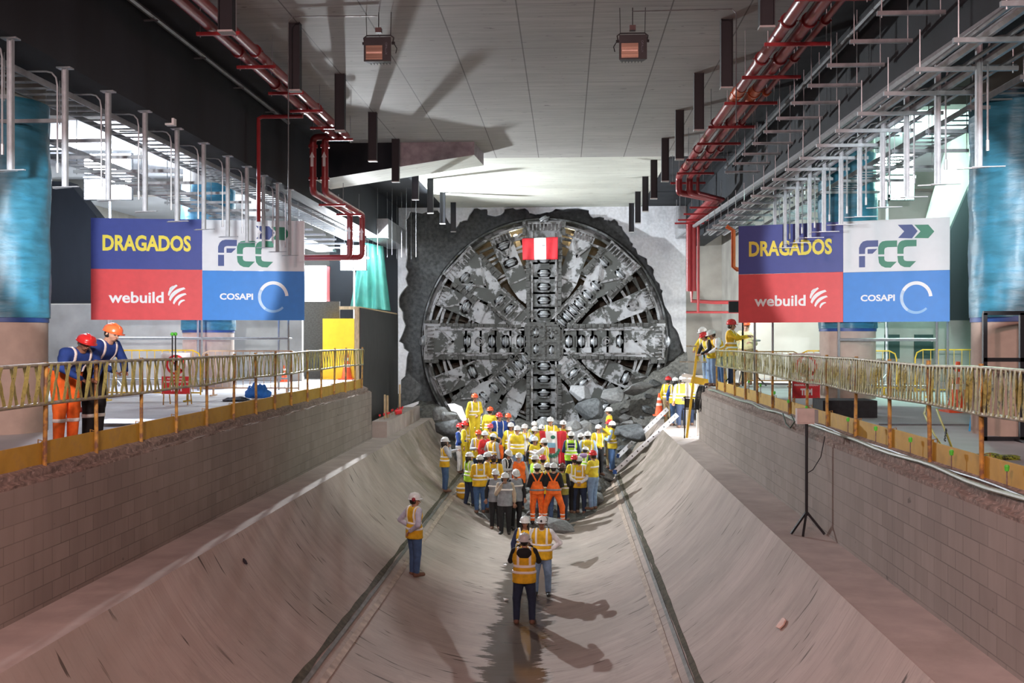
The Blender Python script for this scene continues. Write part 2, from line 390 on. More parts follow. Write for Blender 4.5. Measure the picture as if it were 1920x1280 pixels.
# retaining walls of blocks
mb = MB(); mb.box((XWL - .25, Y0, ZL - .1), (XWL, 30.2, -1.62)); struct(mb.build('wall_left', M_BLK))
mb = MB(); mb.box((XWR, Y0, ZL - .1), (XWR + .25, 30.5, -1.65)); struct(mb.build('wall_right', M_BLK))
def coping(x0, sgn, yend, ztop, name):
    "broken, stepped edge of the slab above the blocks"
    mb = MB(); random.seed(3); n = 170; rows = []
    for i in range(n + 1):
        y = Y0 + (yend - Y0) * i / n; j = lambda a: (random.random() - .5) * a
        rows.append([(x0 + sgn * (.0 + abs(j(.04))), y, -1.66 + j(.03)), (x0 + sgn * (.0 + abs(j(.05))), y, -1.60 + j(.03)),
                     (x0 + sgn * (.10 + j(.03)), y, -1.575 + j(.02)), (x0 + sgn * (.11 + j(.03)), y, -1.50 + j(.02)),
                     (x0 + sgn * (.20 + j(.02)), y, -1.46 + j(.02)), (x0 + sgn * .30, y, ztop)])
    vs = [p for r in rows for p in r]
    fs = [(i * 6 + k, i * 6 + k + 1, (i + 1) * 6 + k + 1, (i + 1) * 6 + k) for i in range(n) for k in range(5)]
    mb.add(vs, fs); struct(mb.build(name, M_COP))
coping(XWL, -1, 30.2, ZP, 'trim_coping_left'); coping(XWR, 1, 30.5, ZP, 'trim_coping_right')
mb = MB(); mb.box((-20, Y0, ZP - .35), (XWL - .28, 30.2, ZP)); mb.box((-20, 30.2, ZP - .35), (-7.3, YW + 6, ZP)); struct(mb.build('floor_left_platform', M_PLAT))
mb = MB(); mb.box((XWR + .28, Y0, ZP - .35), (16.5, 30.5, ZP)); mb.box((XWR + 1.2, 30.5, ZP - .35), (16.5, YW, ZP)); struct(mb.build('floor_right_platform', M_PLAT))
# ceiling
mb = MB(); mb.box((-5.95, Y0, ZC), (4.0, 29.8, ZC + .5)); struct(mb.build('ceiling', M_CEIL))
mb = MB(); mb.box((-5.0, 29.8, ZC), (3.1, YW, ZC + .5)); struct(mb.build('ceiling_pale_bay', M_CEIL2))
mb = MB(); mb.box((-6.95, Y0, ZC + .02), (-5.95, 29.8, ZC + .5)); mb.box((-6.95, 29.8, ZC + .01), (-5.0, YW, ZC + .5))
mb.box((4.0, Y0, ZC + .02), (5.0, 29.8, ZC + .5)); mb.box((3.1, 29.8, ZC + .01), (5.0, YW, ZC + .5)); struct(mb.build('ceiling_black_margin', M_BLACK))
# downstand beams, black
mb = MB(); mb.box((-7.6, Y0, 3.79), (-6.9, YW, ZC + .5)); struct(mb.build('ceiling_beam_left', M_BLACK))
mb = MB(); mb.box((4.96, Y0, 3.79), (5.66, YW, ZC + .5)); struct(mb.build('ceiling_beam_right', M_BLACK))
M_OUT = mat('outer_ceiling_paint', (.55, .58, .62), .8, var=.1, sc_=.6)
mb = MB(); mb.box((-20, Y0, 5.5), (-7.6, YW + 6, 5.8)); mb.box((5.66, Y0, 5.5), (16.5, YW, 5.8)); struct(mb.build('ceiling_outer', M_OUT))
# cross beams under the outer ceilings
mb = MB()
for y in (9.5, 15.5, 21.5, 33.5): mb.box((-20, y, 4.95), (-7.6, y + .5, 5.5)); mb.box((5.66, y, 4.95), (16.5, y + .5, 5.5))
struct(mb.build('ceiling_cross_ribs', M_CONC))
# haunched concrete beam under the ceiling, left
def hb(x, t): return 4.40 + (x + 6.9) / 4.4 * .66
mb = MB(); x0, x1 = -6.9, -2.5; yf, yb = 27.3, 29.0
vs = [(x0, yf, hb(x0, 0)), (x1, yf, hb(x1, 0)), (x1, yf, ZC), (x0, yf, ZC), (x0, yb, hb(x0, 0)), (x1 + .12, yb, hb(x1, 0)), (x1 + .12, yb, ZC), (x0, yb, ZC)]
xm = -4.62; vs += [(xm, yf, hb(xm, 0)), (xm, yf, ZC)]
mb.add(vs, [(8, 1, 2, 9), (5, 4, 7, 6), (1, 5, 6, 2), (3, 9, 2, 6, 7), (0, 3, 7, 4)]); mb.f.append((0, 8, 9, 3)); mb.m.append(1); mb.f.append((0, 4, 5, 1, 8)); mb.m.append(2)  # front near-black on the left, underside paler, each face its own colour
struct(mb.build('ceiling_haunch_beam', [mat('mauve_concrete', (.36, .33, .36), .8, var=.25, sc_=5), M_BLACK, M_CEIL2]))
# end wall: white sprayed concrete with a broken opening
TC = aY(1020, 640, YT)                         # centre of the cutterhead
RT = 4.98
hole_px = [(768, 396), (790, 399), (812, 393), (833, 399), (842, 418), (852, 430), (862, 415), (876, 412), (888, 390), (908, 391), (914, 402), (938, 403), (946, 392), (984, 390), (992, 400), (1008, 401), (1030, 398), (1042, 391), (1078, 390), (1104, 394), (1112, 408), (1133, 408), (1138, 416), (1152, 410), (1166, 424), (1180, 446), (1186, 462), (1204, 480), (1222, 500), (1230, 526), (1243, 545), (1246, 572), (1258, 592), (1268, 618), (1279, 648), (1280, 672), (1292, 700), (1300, 722), (1312, 800), (1312, 812), (740, 812), (756, 780), (764, 740), (760, 700), (766, 660), (748, 640), (760, 610), (748, 575), (742, 560), (764, 535), (760, 500), (763, 450), (760, 420)]
rs = random.Random(11); hole = []
for i, (px, py) in enumerate(hole_px):
    p = aY(px, py, YW); q = aY(*hole_px[(i + 1) % len(hole_px)], YW); hole.append((p.x, p.z))
    if py < 800:
        for t in (.33, .66):
            m_ = p.lerp(q, t); hole.append((m_.x + rs.uniform(-.07, .07), m_.z + rs.uniform(-.07, .07)))
wl, wr = aY(746, 500, YW).x, aY(1286, 500, YW).x
lowL, lowR = aY(740, 812, YW), aY(1312, 812, YW)
outer = [(wl, -4.0), (wl, ZC + .3), (wr, ZC + .3), (wr + .02, -4.0)]
fnW = lambda u, v, d: (u, d, v)
# keep the opening inside the wall outline
hole = [(min(max(u, wl + .03), wr - .03), max(v, -3.9)) for u, v in hole]
mb = MB(); mb.prism(outer, fnW, YW, YW + .25, 0, [hole]); struct(mb.build('wall_end', M_SHOT))
mb = MB(); mb.box((wr, YW + .02, -4), (wr + 1.45, YW + .3, ZC)); mb.box((wr + 1.45, 36.5, ZP), (wr + 1.75, YW + .3, ZC)); struct(mb.build('wall_end_grey', M_CONC))
mb = MB(); mb.box((-9.6, YW + .05, -4), (wl, YW + .35, ZC)); struct(mb.build('wall_end_dark', M_BLACK))
# rough rock ring between opening and cutterhead
mb = MB(); na, nr = 150, 26; vs = []
for i in range(na):
    a = 2 * math.pi * i / na
    for j in range(nr):
        r = RT + .02 + (j / (nr - 1)) * 4.6; x = TC.x + r * math.cos(a); z = TC.z + r * math.sin(a)
        d = mnoise.fractal(Vector((x * .8, z * .8, 3.3)), .8, 2.1, 5) * .16 + mnoise.noise(Vector((x * .3, z * .3, 0))) * .1
        vs.append((x, YW + .42 + d + (.25 if j == 0 else 0), z))
mb.add(vs, [(i * nr + j, i * nr + j + 1, ((i + 1) % na) * nr + j + 1, ((i + 1) % na) * nr + j) for i in range(na) for j in range(nr - 1)])
struct(mb.build('wall_end_rock', M_ROCK, smooth=True))
# platform back walls and rooms
mb = MB(); mb.box((-20, YW + 5.5, ZP), (-9.6, YW + 5.8, 5.5)); struct(mb.build('wall_left_back', M_CONCW))
mb = MB(); mb.box((-19.6, Y0, ZP), (-19.3, YW + 5.5, 5.5)); struct(mb.build('wall_left_outer', M_CONC))
mb = MB(); mb.box((wr + 1.75, 36.5, ZP), (16.5, 36.8, 5.5)); struct(mb.build('wall_right_back', M_CONCW))
mb = MB(); mb.box((16.2, Y0, ZP), (16.5, 36.5, 5.5)); struct(mb.build('wall_right_outer', M_CONC))
# ================================================================== TUNNEL BORING MACHINE
tbm = empty('tunnel_boring_machine', (TC.x, YT, TC.z - RT), 'huge round grey cutterhead of a tunnelling machine breaking through the end wall', 'tunnel boring machine')
def TP(u, v, d): return (u, -d, v + RT)          # local to the machine's base
def polar(A): 
    ca, sa = math.cos(A), math.sin(A)
    return lambda r, t, d: TP(r * ca - t * sa, r * sa + t * ca, d)
# rim, inner drum, back wall
mb = MB(); n = 96
prof = [(RT, -1.4), (RT, -.02), (RT - .06, .0), (RT - .08, -.3), (RT - .22, -.3), (RT - .22, -1.4)]
vs = [TP(r * math.cos(2 * math.pi * i / n), r * math.sin(2 * math.pi * i / n), d) for i in range(n) for r, d in prof]; k = len(prof)
mb.add(vs, [(i * k + j, ((i + 1) % n) * k + j, ((i + 1) % n) * k + (j + 1) % k, i * k + (j + 1) % k) for i in range(n) for j in range(k)])
mb.build('rim', M_STEEL, tbm)
mb = MB(); vs = [TP(RT * .97 * math.cos(2 * math.pi * i / n), RT * .97 * math.sin(2 * math.pi * i / n), -1.35) for i in range(n)]; mb.add(vs, [tuple(range(n))])
for i in range(12):
    A = math.radians(i * 30 + 15); pf = polar(A); q = [pf(r, t, d) for r in (1.2, 4.6) for t in (-.1, .1) for d in (-1.34, -1.0)]
    mb.add(q, [(0, 1, 3, 2), (4, 6, 7, 5), (0, 4, 5, 1), (2, 3, 7, 6), (0, 2, 6, 4), (1, 5, 7, 3)])
mb.build('chamber_bulkhead', mat('shaded_muddy_steel', (.055, .042, .028), .7, .1, var=.5, sc_=2), tbm)  # colour darkened so the gaps between the arms look shaded
def arcbar(mb, r, a0, a1, wd, d0, d1, n=6):
    for i in range(n):
        p0, p1 = a0 + (a1 - a0) * i / n, a0 + (a1 - a0) * (i + 1) / n
        q = [TP((r + s_ * wd / 2) * math.cos(a), (r + s_ * wd / 2) * math.sin(a), d) for a in (p0, p1) for s_ in (-1, 1) for d in (d0, d1)]
        mb.add(q, [(0, 1, 3, 2), (4, 6, 7, 5), (0, 4, 5, 1), (2, 3, 7, 6), (0, 2, 6, 4), (1, 5, 7, 3)])
mb = MB()
arcbar(mb, 4.72, 0, 2 * math.pi, .10, -.28, -.1, 72); arcbar(mb, 3.0, 0, 2 * math.pi, .09, -.35, -.22, 60)
rs = random.Random(5)
for i in range(16):
    for r in (3.65, 4.25): arcbar(mb, r + rs.uniform(-.15, .15), math.radians(i * 22.5), math.radians(i * 22.5 + 22.5), .11, -.34, -.18, 3)
mb.build('brace_ring', M_STEELP, tbm)
EXI = [0]; M_TRIM = mat('scraped_rib_steel', (.19, .20, .21), .5, .2, var=.3, sc_=8, c2=(.06, .062, .06), thr=(.5, .56), sc2=5)
def rbox(mb, pf, r0, r1, t0, t1, d0, d1, mi=None):
    mi = EXI[0] if mi is None else mi
    q = [pf(r, t, d) for r in (r0, r1) for t in (t0, t1) for d in (d0, d1)]
    mb.add(q, [(0, 1, 3, 2), (4, 6, 7, 5), (0, 4, 5, 1), (2, 3, 7, 6), (0, 2, 6, 4), (1, 5, 7, 3)], mi)
def oct_(r, t, lr, lt):
    c = min(lr, lt) * .45
    return [(r - lr, t - lt + c), (r - lr + c, t - lt), (r + lr - c, t - lt), (r + lr, t - lt + c), (r + lr, t + lt - c), (r + lr - c, t + lt), (r - lr + c, t + lt), (r - lr, t + lt - c)]
def cutter(pf, r, t, A, tilt=0, sz=1.0, lab=None):
    mb = MB(); prof = [(.10, -.21), (.15, -.20), (.17, -.10), (.20, -.05), (.255, -.02), (.255, .02), (.20, .05), (.17, .10), (.15, .20), (.10, .21)]
    ax = Vector(pf(1, 0, 0)) - Vector(pf(0, 0, 0)); ax.normalize()
    rot = ax.to_track_quat('Z', 'Y').to_matrix()
    if tilt: rot = rot @ Matrix.Rotation(tilt, 3, 'Y')
    mb.lathe([(a * sz, b * .62 * sz) for a, b in prof], pf(r, t, .02), 18, rot)
    mb.build('disc_cutter', M_RING, tbm, smooth=True)
def plate(name, A, outline, cuts, mt, d0=-.32, d1=.12, win=(.15, .27), extra=None, scr=None):
    pf = polar(A); holes = [oct_(r, t, win[0], win[1]) for r, t in cuts]
    mb = MB(); mb.prism(outline, pf, d0, d1, 0, holes)
    for r, t in cuts:                                                   # pocket walls and saddles
        for s_ in (-1, 1): rbox(mb, pf, r + s_ * (win[0] + .045) - .03, r + s_ * (win[0] + .045) + .03, t - win[1] * .8, t + win[1] * .8, d1, d1 + .05)
    EXI[0] = 1
    if extra: extra(mb, pf, d1)
    EXI[0] = 0
    o = mb.build(name, [mt, M_TRIM], tbm)
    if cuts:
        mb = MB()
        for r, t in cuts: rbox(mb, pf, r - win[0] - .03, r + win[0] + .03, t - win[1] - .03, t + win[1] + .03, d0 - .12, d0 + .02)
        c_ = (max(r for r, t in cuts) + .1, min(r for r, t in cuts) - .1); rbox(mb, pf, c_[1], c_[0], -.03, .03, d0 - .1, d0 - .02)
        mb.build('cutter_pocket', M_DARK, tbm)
    for r, t in cuts: cutter(pf, r, t, A)
    return o
def scrapers(A, segs, w_=.11):
    "rows of bolted scraper blocks along an arm's edges"
    pf = polar(A); rs = random.Random(int(A * 100))
    for (r0, t0, r1, t1) in segs:
        mb = MB()
        L = math.hypot(r1 - r0, t1 - t0); n_ = max(2, int(L / .24))
        for i in range(n_):
            a, b = (i + .08) / n_, (i + .92) / n_
            ra, rb = r0 + (r1 - r0) * a, r0 + (r1 - r0) * b; ta, tb = t0 + (t1 - t0) * a, t0 + (t1 - t0) * b
            hh = rs.choice((.16, .19, .22)); ww = w_ * rs.uniform(.8, 1.2)
            rbox(mb, pf, min(ra, rb), max(ra, rb) + .001, min(ta, tb) - ww / 2, max(ta, tb) + ww / 2, .05, hh)
            if rs.random() < .6: rbox(mb, pf, (ra + rb) / 2 - .03, (ra + rb) / 2 + .03, (ta + tb) / 2 - .03, (ta + tb) / 2 + .03, hh, hh + .03)
        rbox(mb, pf, min(r0, r1), max(r0, r1), min(t0, t1) - .03, max(t0, t1) + .03, .02, .1)
        mb.build('scraper_row', M_MUD, tbm)
def comb(mb, pf, r0, r1, tw, n_, d):
    for i in range(n_):
        t = -tw + 2 * tw * i / (n_ - 1); rbox(mb, pf, r0, r1, t - .022, t + .022, d, d + .09)
    rbox(mb, pf, r1, r1 + .07, -tw - .05, tw + .05, d - .05, d + .10)
def vridge(mb, pf, r, w_, d, L=.55):
    for s_ in (-1, 1):
        q = [pf(r - L, 0 - .05 * s_, d), pf(r - L - .1, 0 + .0 * s_, d), pf(r, s_ * w_, d), pf(r + .1, s_ * w_, d)]
        q2 = [pf(r - L, -.05 * s_, d + .06), pf(r - L - .1, 0, d + .06), pf(r, s_ * w_, d + .06), pf(r + .1, s_ * w_, d + .06)]
        f = [(0, 1, 2, 3), (7, 6, 5, 4), (0, 4, 5, 1), (1, 5, 6, 2), (2, 6, 7, 3), (3, 7, 4, 0)]
        mb.add(q + q2, f, EXI[0])
def ports(mb, pf, r, t, R, d):
    q = Vector(pf(r, t, d)); rot = Matrix.Rotation(math.radians(90), 3, 'X')
    mb.lathe([(R, 0), (R, .04), (R * .8, .06), (R * .78, .02), (R * .5, .02), (R * .48, .07), (R * .3, .07), (R * .28, .02)], q, 20, rot, EXI[0])
RAD = math.radians
# vertical and horizontal arms
def ex_main(tip):
    def f(mb, pf, d):
        comb(mb, pf, 4.45, 4.72, .6, 9, d)
        for s_ in (-1, 1):
            rbox(mb, pf, .8, 4.4, s_ * .48 - .035, s_ * .48 + .035, d, d + .05)
            for r in (1.35, 1.95, 2.55, 3.15): rbox(mb, pf, r - .04, r + .04, -.46, .46, d, d + .035)
        if tip: ports(mb, pf, tip[0], tip[1], .2, d); vridge(mb, pf, 4.3, .62, d, .6)
    return f
for A, cuts, tip in ((90, [1.1, 1.65, 2.2, 2.75, 3.3, 3.85], None), (270, [1.0, 1.5, 2.05, 2.6, 3.15, 3.7], None), (0, [1.0, 1.5, 2.0, 3.05], (2.52, 0)), (180, [.95, 1.55, 2.1, 3.1], (2.6, .0))):
    A = RAD(A); wd = .58
    outl = [(.5, -wd), (3.3, -wd), (4.2, -.72), (4.86, -.74), (4.86, .74), (4.2, .72), (3.3, wd), (.5, wd)]
    plate('arm', A, outl, [(r, 0) for r in cuts], M_STEELP if tip else M_STEEL, extra=ex_main(tip))
    scrapers(A, [(.9, wd + .03, 4.2, wd + .1), (.9, -wd - .03, 4.2, -wd - .1), (4.25, .8, 4.85, .8), (4.25, -.8, 4.85, -.8)], .13)
    cutter(polar(A), 4.9, 0, A, tilt=.5)
# diagonal arms: narrow double row inside, broad outside
def ex_diag(mb, pf, d):
    comb(mb, pf, 4.42, 4.74, .72, 10, d); vridge(mb, pf, 4.0, .6, d, .75)
    for s_ in (-1, 1): rbox(mb, pf, .9, 2.7, s_ * .37 - .03, s_ * .37 + .03, d, d + .06)
    for r in (1.2, 1.5, 1.8, 2.1, 2.4): rbox(mb, pf, r - .025, r + .025, -.36, .36, d, d + .04)
for A, cuts in ((47, [(1.02, .0), (1.38, .0), (1.74, 0), (2.1, 0), (2.55, 0), (3.05, .0), (3.95, .42), (4.05, -.4)]), (137, [(1.9, 0), (2.45, 0), (3.7, .45), (4.1, .3)]),
                (223, [(1.02, 0), (1.4, 0), (1.85, 0), (2.3, 0), (2.75, 0), (3.3, 0)]), (313, [(1.75, 0), (2.3, 0), (3.6, 0)])):
    A = RAD(A); inn = .38 if len(cuts) > 4 else .40
    outl = [(.75, -inn), (2.7, -inn), (3.05, -.52), (4.3, -.76), (4.84, -.80), (4.84, .80), (4.3, .76), (3.05, .52), (2.7, inn), (.75, inn)]
    plate('diagonal_arm', A, outl, cuts, M_STEELP, extra=ex_diag, win=(.13, .24))
    scrapers(A, [(.95, inn + .02, 2.7, inn + .02), (.95, -inn - .02, 2.7, -inn - .02), (3.1, .6, 4.3, .82), (3.1, -.6, 4.3, -.82)], .13)
# eight petals between the arms
def ex_petal(k):
    def f(mb, pf, d):
        comb(mb, pf, 4.36, 4.62, .4, 7, d); vridge(mb, pf, 4.2, .36, d, .5)
        rbox(mb, pf, 2.62, 2.68, -.38, .38, d, d + .03)
        if k in (0, 5): ports(mb, pf, 3.85, 0, .26, d)
        if k in (3,): ports(mb, pf, 3.3, .1, .1, d)
    return f
PET = [(22.5, []), (69, []), (113, [(3.45, 0), (4.2, 0)]), (156, [(3.45, 0)]), (203, [(3.15, 0)]), (243, []), (288, []), (336, [(3.6, 0)])]
for k, (A, cuts) in enumerate(PET):
    A = RAD(A)
    outl = [(1.7, -.10), (2.0, -.27), (2.6, -.40), (3.6, -.40), (4.6, -.44), (4.6, .44), (3.6, .40), (2.6, .40), (2.0, .27), (1.7, .10)]
    plate('petal', A, outl, cuts, M_STEELP, d0=-.3, d1=-.02, win=(.17, .30), extra=ex_petal(k))
    rr = random.Random(k)
    pf = polar(A)
    for s_ in (-1, 1):
        for r in (3.1, 3.9, 4.35):
            mbp = MB(); rbox(mbp, pf, r - .045, r + .045, min(s_ * .4, s_ * 1.0), max(s_ * .4, s_ * 1.0), -.25, -.10); mbp.build('link_bar', M_STEELP, tbm)
# hub
mb = MB(); pf = polar(0); hub_h = [oct_(-.32, .35, .11, .2), oct_(-.32, -.3, .11, .2), oct_(.3, .3, .11, .2), oct_(.3, -.35, .11, .2)]
mb.prism([(-.62, -.78), (.62, -.78), (.78, -.62), (.78, .62), (.62, .78), (-.62, .78), (-.78, .62), (-.78, -.62)], pf, -.3, .17, 0, hub_h)
for r in (-.6, 0, .6): rbox(mb, pf, r - .05, r + .05, -.75, .75, .17, .22)
for t in (-.66, 0, .66): rbox(mb, pf, -.75, .75, t - .04, t + .04, .17, .21)
for i in range(26):
    a = random.Random(i); rbox(mb, pf, *(lambda x, y: (x - .05, x + .05, y - .04, y + .04))(a.uniform(-.7, .7), a.uniform(-.7, .7)), .17, .25)
mb.build('hub', M_MUD, tbm)
for r, t in ((-.32, .35), (-.32, -.3), (.3, .3), (.3, -.35)): cutter(pf, r, t, 0, 0, .85)
# webs between inner arms: dark stays visible in the openings
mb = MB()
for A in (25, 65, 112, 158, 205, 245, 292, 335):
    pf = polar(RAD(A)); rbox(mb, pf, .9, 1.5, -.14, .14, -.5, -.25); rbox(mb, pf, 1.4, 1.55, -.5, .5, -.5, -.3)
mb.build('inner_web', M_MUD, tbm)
# small lamp alight inside the machine and the flag on the top arm
lp = aY(967, 443, YT + .35)
o = MB().sphere(lp, .09, 8).build('work_lamp', emit('warm_lamp', (1.0, .9, .62), 40)); tag(o, 'small warm work lamp glaring inside the machine, left of the small flag', 'lamp')
light('light', 'POINT', (lp.x - .1, YT + .6, lp.z + .1), 70, (1, .83, .5), .08)
light('light', 'POINT', (aY(1068, 432, YT).x, YT + .7, lp.z), 40, (1, .83, .5), .08)
def flag_mesh(name, pts, parent, m, mi, th=.012):
    pass
def banner(name, TL, TR, BL, BR, bands, label, cat, waves=.03, n=24, folds=1.0):
    "hanging cloth with vertical bands: one child mesh per band"
    TL, TR, BL, BR = map(Vector, (TL, TR, BL, BR)); root = empty(name, (TL + TR) / 2, label, cat); o0 = (TL + TR) / 2
    nrm = (TR - TL).cross(BL - TL).normalized()
    for (a, b, m, nm, lb) in bands:
        mb = MB(); vs = []
        for i in range(n + 1):
            s_ = a + (b - a) * i / n
            for j in range(13):
                t = j / 12; p = (TL.lerp(TR, s_)).lerp(BL.lerp(BR, s_), t)
                p = p + nrm * (math.sin(s_ * 23 * folds + t * 2) * waves * (.3 + t) + math.sin(s_ * 9 + t * 5) * waves * .6) + Vector((0, 0, math.sin(s_ * 17) * waves * .3 * (1 - t)))
                vs.append(p - o0)
        mb.add(vs, [(i * 13 + j, i * 13 + j + 1, (i + 1) * 13 + j + 1, (i + 1) * 13 + j) for i in range(n) for j in range(12)])
        ob = mb.build(nm, m, root, smooth=True, label=lb)
        md = ob.modifiers.new('thick', 'SOLIDIFY'); md.thickness = .008
    return root
yf = YT - .28
banner('flag', aY(979, 447, yf), aY(1046, 444, yf), aY(980, 487, yf), aY(1046, 486, yf), [(0, .33, M_FRED, 'cloth_band', 'red band'), (.33, .67, M_FWHITE, 'cloth_band', 'white band'), (.67, 1, M_FRED, 'cloth_band', 'red band')], 'small red and white banded flag hung high on the top arm of the cutterhead', 'flag', .02)
# ================================================================== MUCK AND ROCKS
mb = MB(); nx, ny = 110, 120; x0, x1, y0, y1 = wl - .2, wr - .1, 27.2, YW + .3; vs = []
def heap_n(x, y):
    z = heap(x, y)
    k = min(1, max(0, (y - 27.5) / 4))
    return z + (mnoise.fractal(Vector((x * 1.1, y * 1.1, 1)), .9, 2.2, 5) * .28 + mnoise.noise(Vector((x * 4, y * 4, 0))) * .05) * (.15 + .85 * k)
for j in range(ny + 1):
    for i in range(nx + 1):
        x = x0 + (x1 - x0) * i / nx; y = y0 + (y1 - y0) * j / ny; vs.append((x, y, heap_n(x, y)))
def ground(x, Y):
    g = (ZL if (x < XLL or x > XLR) else arc(x)) if Y <= YEND else -5.0
    return max(g, heap_n(x, Y)) if Y > 27.3 else g
fs = []
for j in range(ny):
    for i in range(nx):
        q = (j * (nx + 1) + i, j * (nx + 1) + i + 1, (j + 1) * (nx + 1) + i + 1, (j + 1) * (nx + 1) + i)
        cx = sum(vs[k][0] for k in q) / 4; cy = sum(vs[k][1] for k in q) / 4; cz = max(vs[k][2] for k in q)
        g = (ZL if (cx < XLL or cx > XLR) else arc(cx)) if cy < YEND else -9
        if cz > g - .25: fs.append(q)
mb.add(vs, fs); M_MUCK = mat('wet_muck', (.085, .085, .078), .75, var=.5, sc_=9, bump=1.0, c2=(.20, .20, .19), thr=(.60, .66), sc2=14)
o = mb.build('muck_heap', M_MUCK, smooth=True); tag(o, 'dark wet heap of crushed rock and mud in front of the cutterhead', 'rubble', kind='stuff')
ROCKM = [M_ROCK, mat('grey_rock', (.17, .175, .175), .85, var=.3, sc_=6, bump=.8), mat('pale_rubble', (.24, .25, .26), .85, var=.2, sc_=6, bump=.6)]
_rk = []
for k in range(9):
    rr = random.Random(40 + k); pts = []
    for i in range(26):
        a = rr.uniform(0, 6.283); zz = rr.uniform(-1, 1); r_ = math.sqrt(1 - zz * zz); s_ = rr.uniform(.75, 1.1)
        pts.append((r_ * math.cos(a) * s_, r_ * math.sin(a) * s_ * .8, zz * s_ * .62))
    import bmesh
    bm = bmesh.new(); [bm.verts.new(p) for p in pts]; r = bmesh.ops.convex_hull(bm, input=bm.verts)
    bmesh.ops.delete(bm, geom=[g for g in r['geom_interior'] if isinstance(g, bmesh.types.BMVert)], context='VERTS')
    bmesh.ops.bevel(bm, geom=bm.edges[:], offset=.035, segments=1, affect='EDGES')
    me = bpy.data.meshes.new('rock'); bm.to_mesh(me); bm.free(); _rk.append(me)
def rock(x, y, s_, mi, label, group=None, dz=0.0, flat=1.0, seed=0, z=None):
    rr = random.Random(seed); me = _rk[seed % 9].copy(); me.materials.clear(); me.materials.append(ROCKM[mi]); o = bpy.data.objects.new('rock', me); COL.objects.link(o)
    o.location = (x, y, (max(ground(x, y), heap_n(x, y)) if z is None else z) + s_ * .25 + dz); o.scale = (s_ * .75, s_ * .75, s_ * .75 * flat); o.rotation_euler = (rr.uniform(-.5, .5), rr.uniform(-.5, .5), rr.uniform(0, 6))
    tag(o, label, 'rock', group); return o
def rpx(px, py, Yg, s_px, mi, label, group=None, seed=0, flat=1.0):
    p = aY(px, py, Yg); return rock(p.x, Yg, s_px * Yg / F, mi, label, group, z=p.z - s_px * Yg / F * .25, seed=seed, flat=flat)
rpx(1108, 766, 37.6, 50, 0, 'largest dark boulder, lying against the lower right of the cutterhead', seed=3)
rpx(1090, 735, 38.4, 34, 2, 'pale smooth boulder leaning on the lower arms, above the largest dark boulder', seed=4)
rpx(1150, 742, 38.5, 50, 1, 'grey rock under the bright lower-right plate of the cutterhead', seed=5, flat=.6)
rpx(1196, 727, 38.4, 44, 1, 'flat grey slab of rock above the orange cone', seed=6, flat=.5)
rpx(1182, 812, 34.5, 52, 0, 'dark boulder beside the worker at the foot of the ladder', seed=7)
rpx(848, 806, 35.6, 48, 0, 'big dark boulder behind the worker in blue', seed=8)
rpx(824, 774, 37, 30, 1, 'grey boulder beside the broken white slab', seed=9)
rpx(842, 782, 36.2, 26, 1, 'small grey boulder between two larger ones, lower left', seed=10)
rpx(760, 772, 37.5, 34, 1, 'tall tilted grey slab at the left edge of the opening', seed=12, flat=1.2)
rpx(1075, 800, 35.0, 30, 1, 'grey rock behind the right end of the big flag', seed=13)
rpx(1096, 800, 35.2, 26, 1, 'broken grey rock right of the big flag', seed=14)
rpx(1084, 826, 34.0, 44, 2, 'pale rock behind the worker in navy vest', seed=16, flat=1.2)
rpx(1050, 985, 24.6, 46, 1, 'low wet rock beside the right worker in orange bib trousers', seed=17, flat=.55)
rpx(1026, 975, 25.0, 22, 1, 'small rock between the workers in orange trousers', seed=18)
rr = random.Random(99)
for k in range(110):
    while True:
        x = rr.uniform(-6.2, 4.9); y = rr.uniform(29.5, 39.6)
        if heap(x, y) > (ZL if (x < XLL or x > XLR) else arc(x)) + .1 and (x > 1.6 or x < -3.2 or rr.random() < .3): break
    rock(x, y, rr.choice((.12, .16, .2, .26, .36, .5)), rr.choice((0, 0, 1, 1, 1, 2)), 'loose broken stone lying on the heap in front of the cutterhead', 'loose stones on the muck heap', seed=rr.randrange(900), flat=rr.uniform(.5, 1))
# torn slabs of white lining
def slab(pxs, Yg, label, th=.09, m=M_SHOT, lean=(0, 0)):
    pts = []
    for i, (px, py) in enumerate(pxs):
        p = aY(px, py, Yg); p = aY(px, py, Yg + lean[0] * (p.x) * 0 + lean[1] * (640 - py) / 100.0); pts.append(p)
    c = sum(pts, Vector()) / len(pts); mb = MB(); n_ = len(pts)
    nrm = (pts[1] - pts[0]).cross(pts[2] - pts[0]).normalized()
    if nrm.y > 0: nrm = -nrm
    vs = [p - c for p in pts] + [p - c - nrm * th for p in pts]
    mb.add(vs, [tuple(range(n_)), tuple(range(2 * n_ - 1, n_ - 1, -1))] + [(i, (i + 1) % n_, n_ + (i + 1) % n_, n_ + i) for i in range(n_)])
    o = mb.build('broken_slab', m); o.location = c; tag(o, label, 'slab'); return o
slab([(839, 757), (852, 756), (866, 762), (872, 777), (882, 795), (876, 797), (864, 786), (856, 773), (846, 770)], 36.0, 'curved white fragment of wall lining lying behind the highest worker in yellow', lean=(0, .5))
slab([(752, 712), (765, 700), (790, 722), (786, 742), (768, 758), (752, 762)], 37.5, 'dark grey tilted slab with white skin at the left foot of the opening', m=M_ROCK, lean=(0, .4))
slab([(755, 762), (785, 752), (784, 757), (762, 770)], 36.8, 'thin white plate lying at the left foot of the opening')
slab([(752, 737), (770, 731), (762, 745), (753, 749)], 37.3, 'small white plate stuck above the thin one, left of the opening')
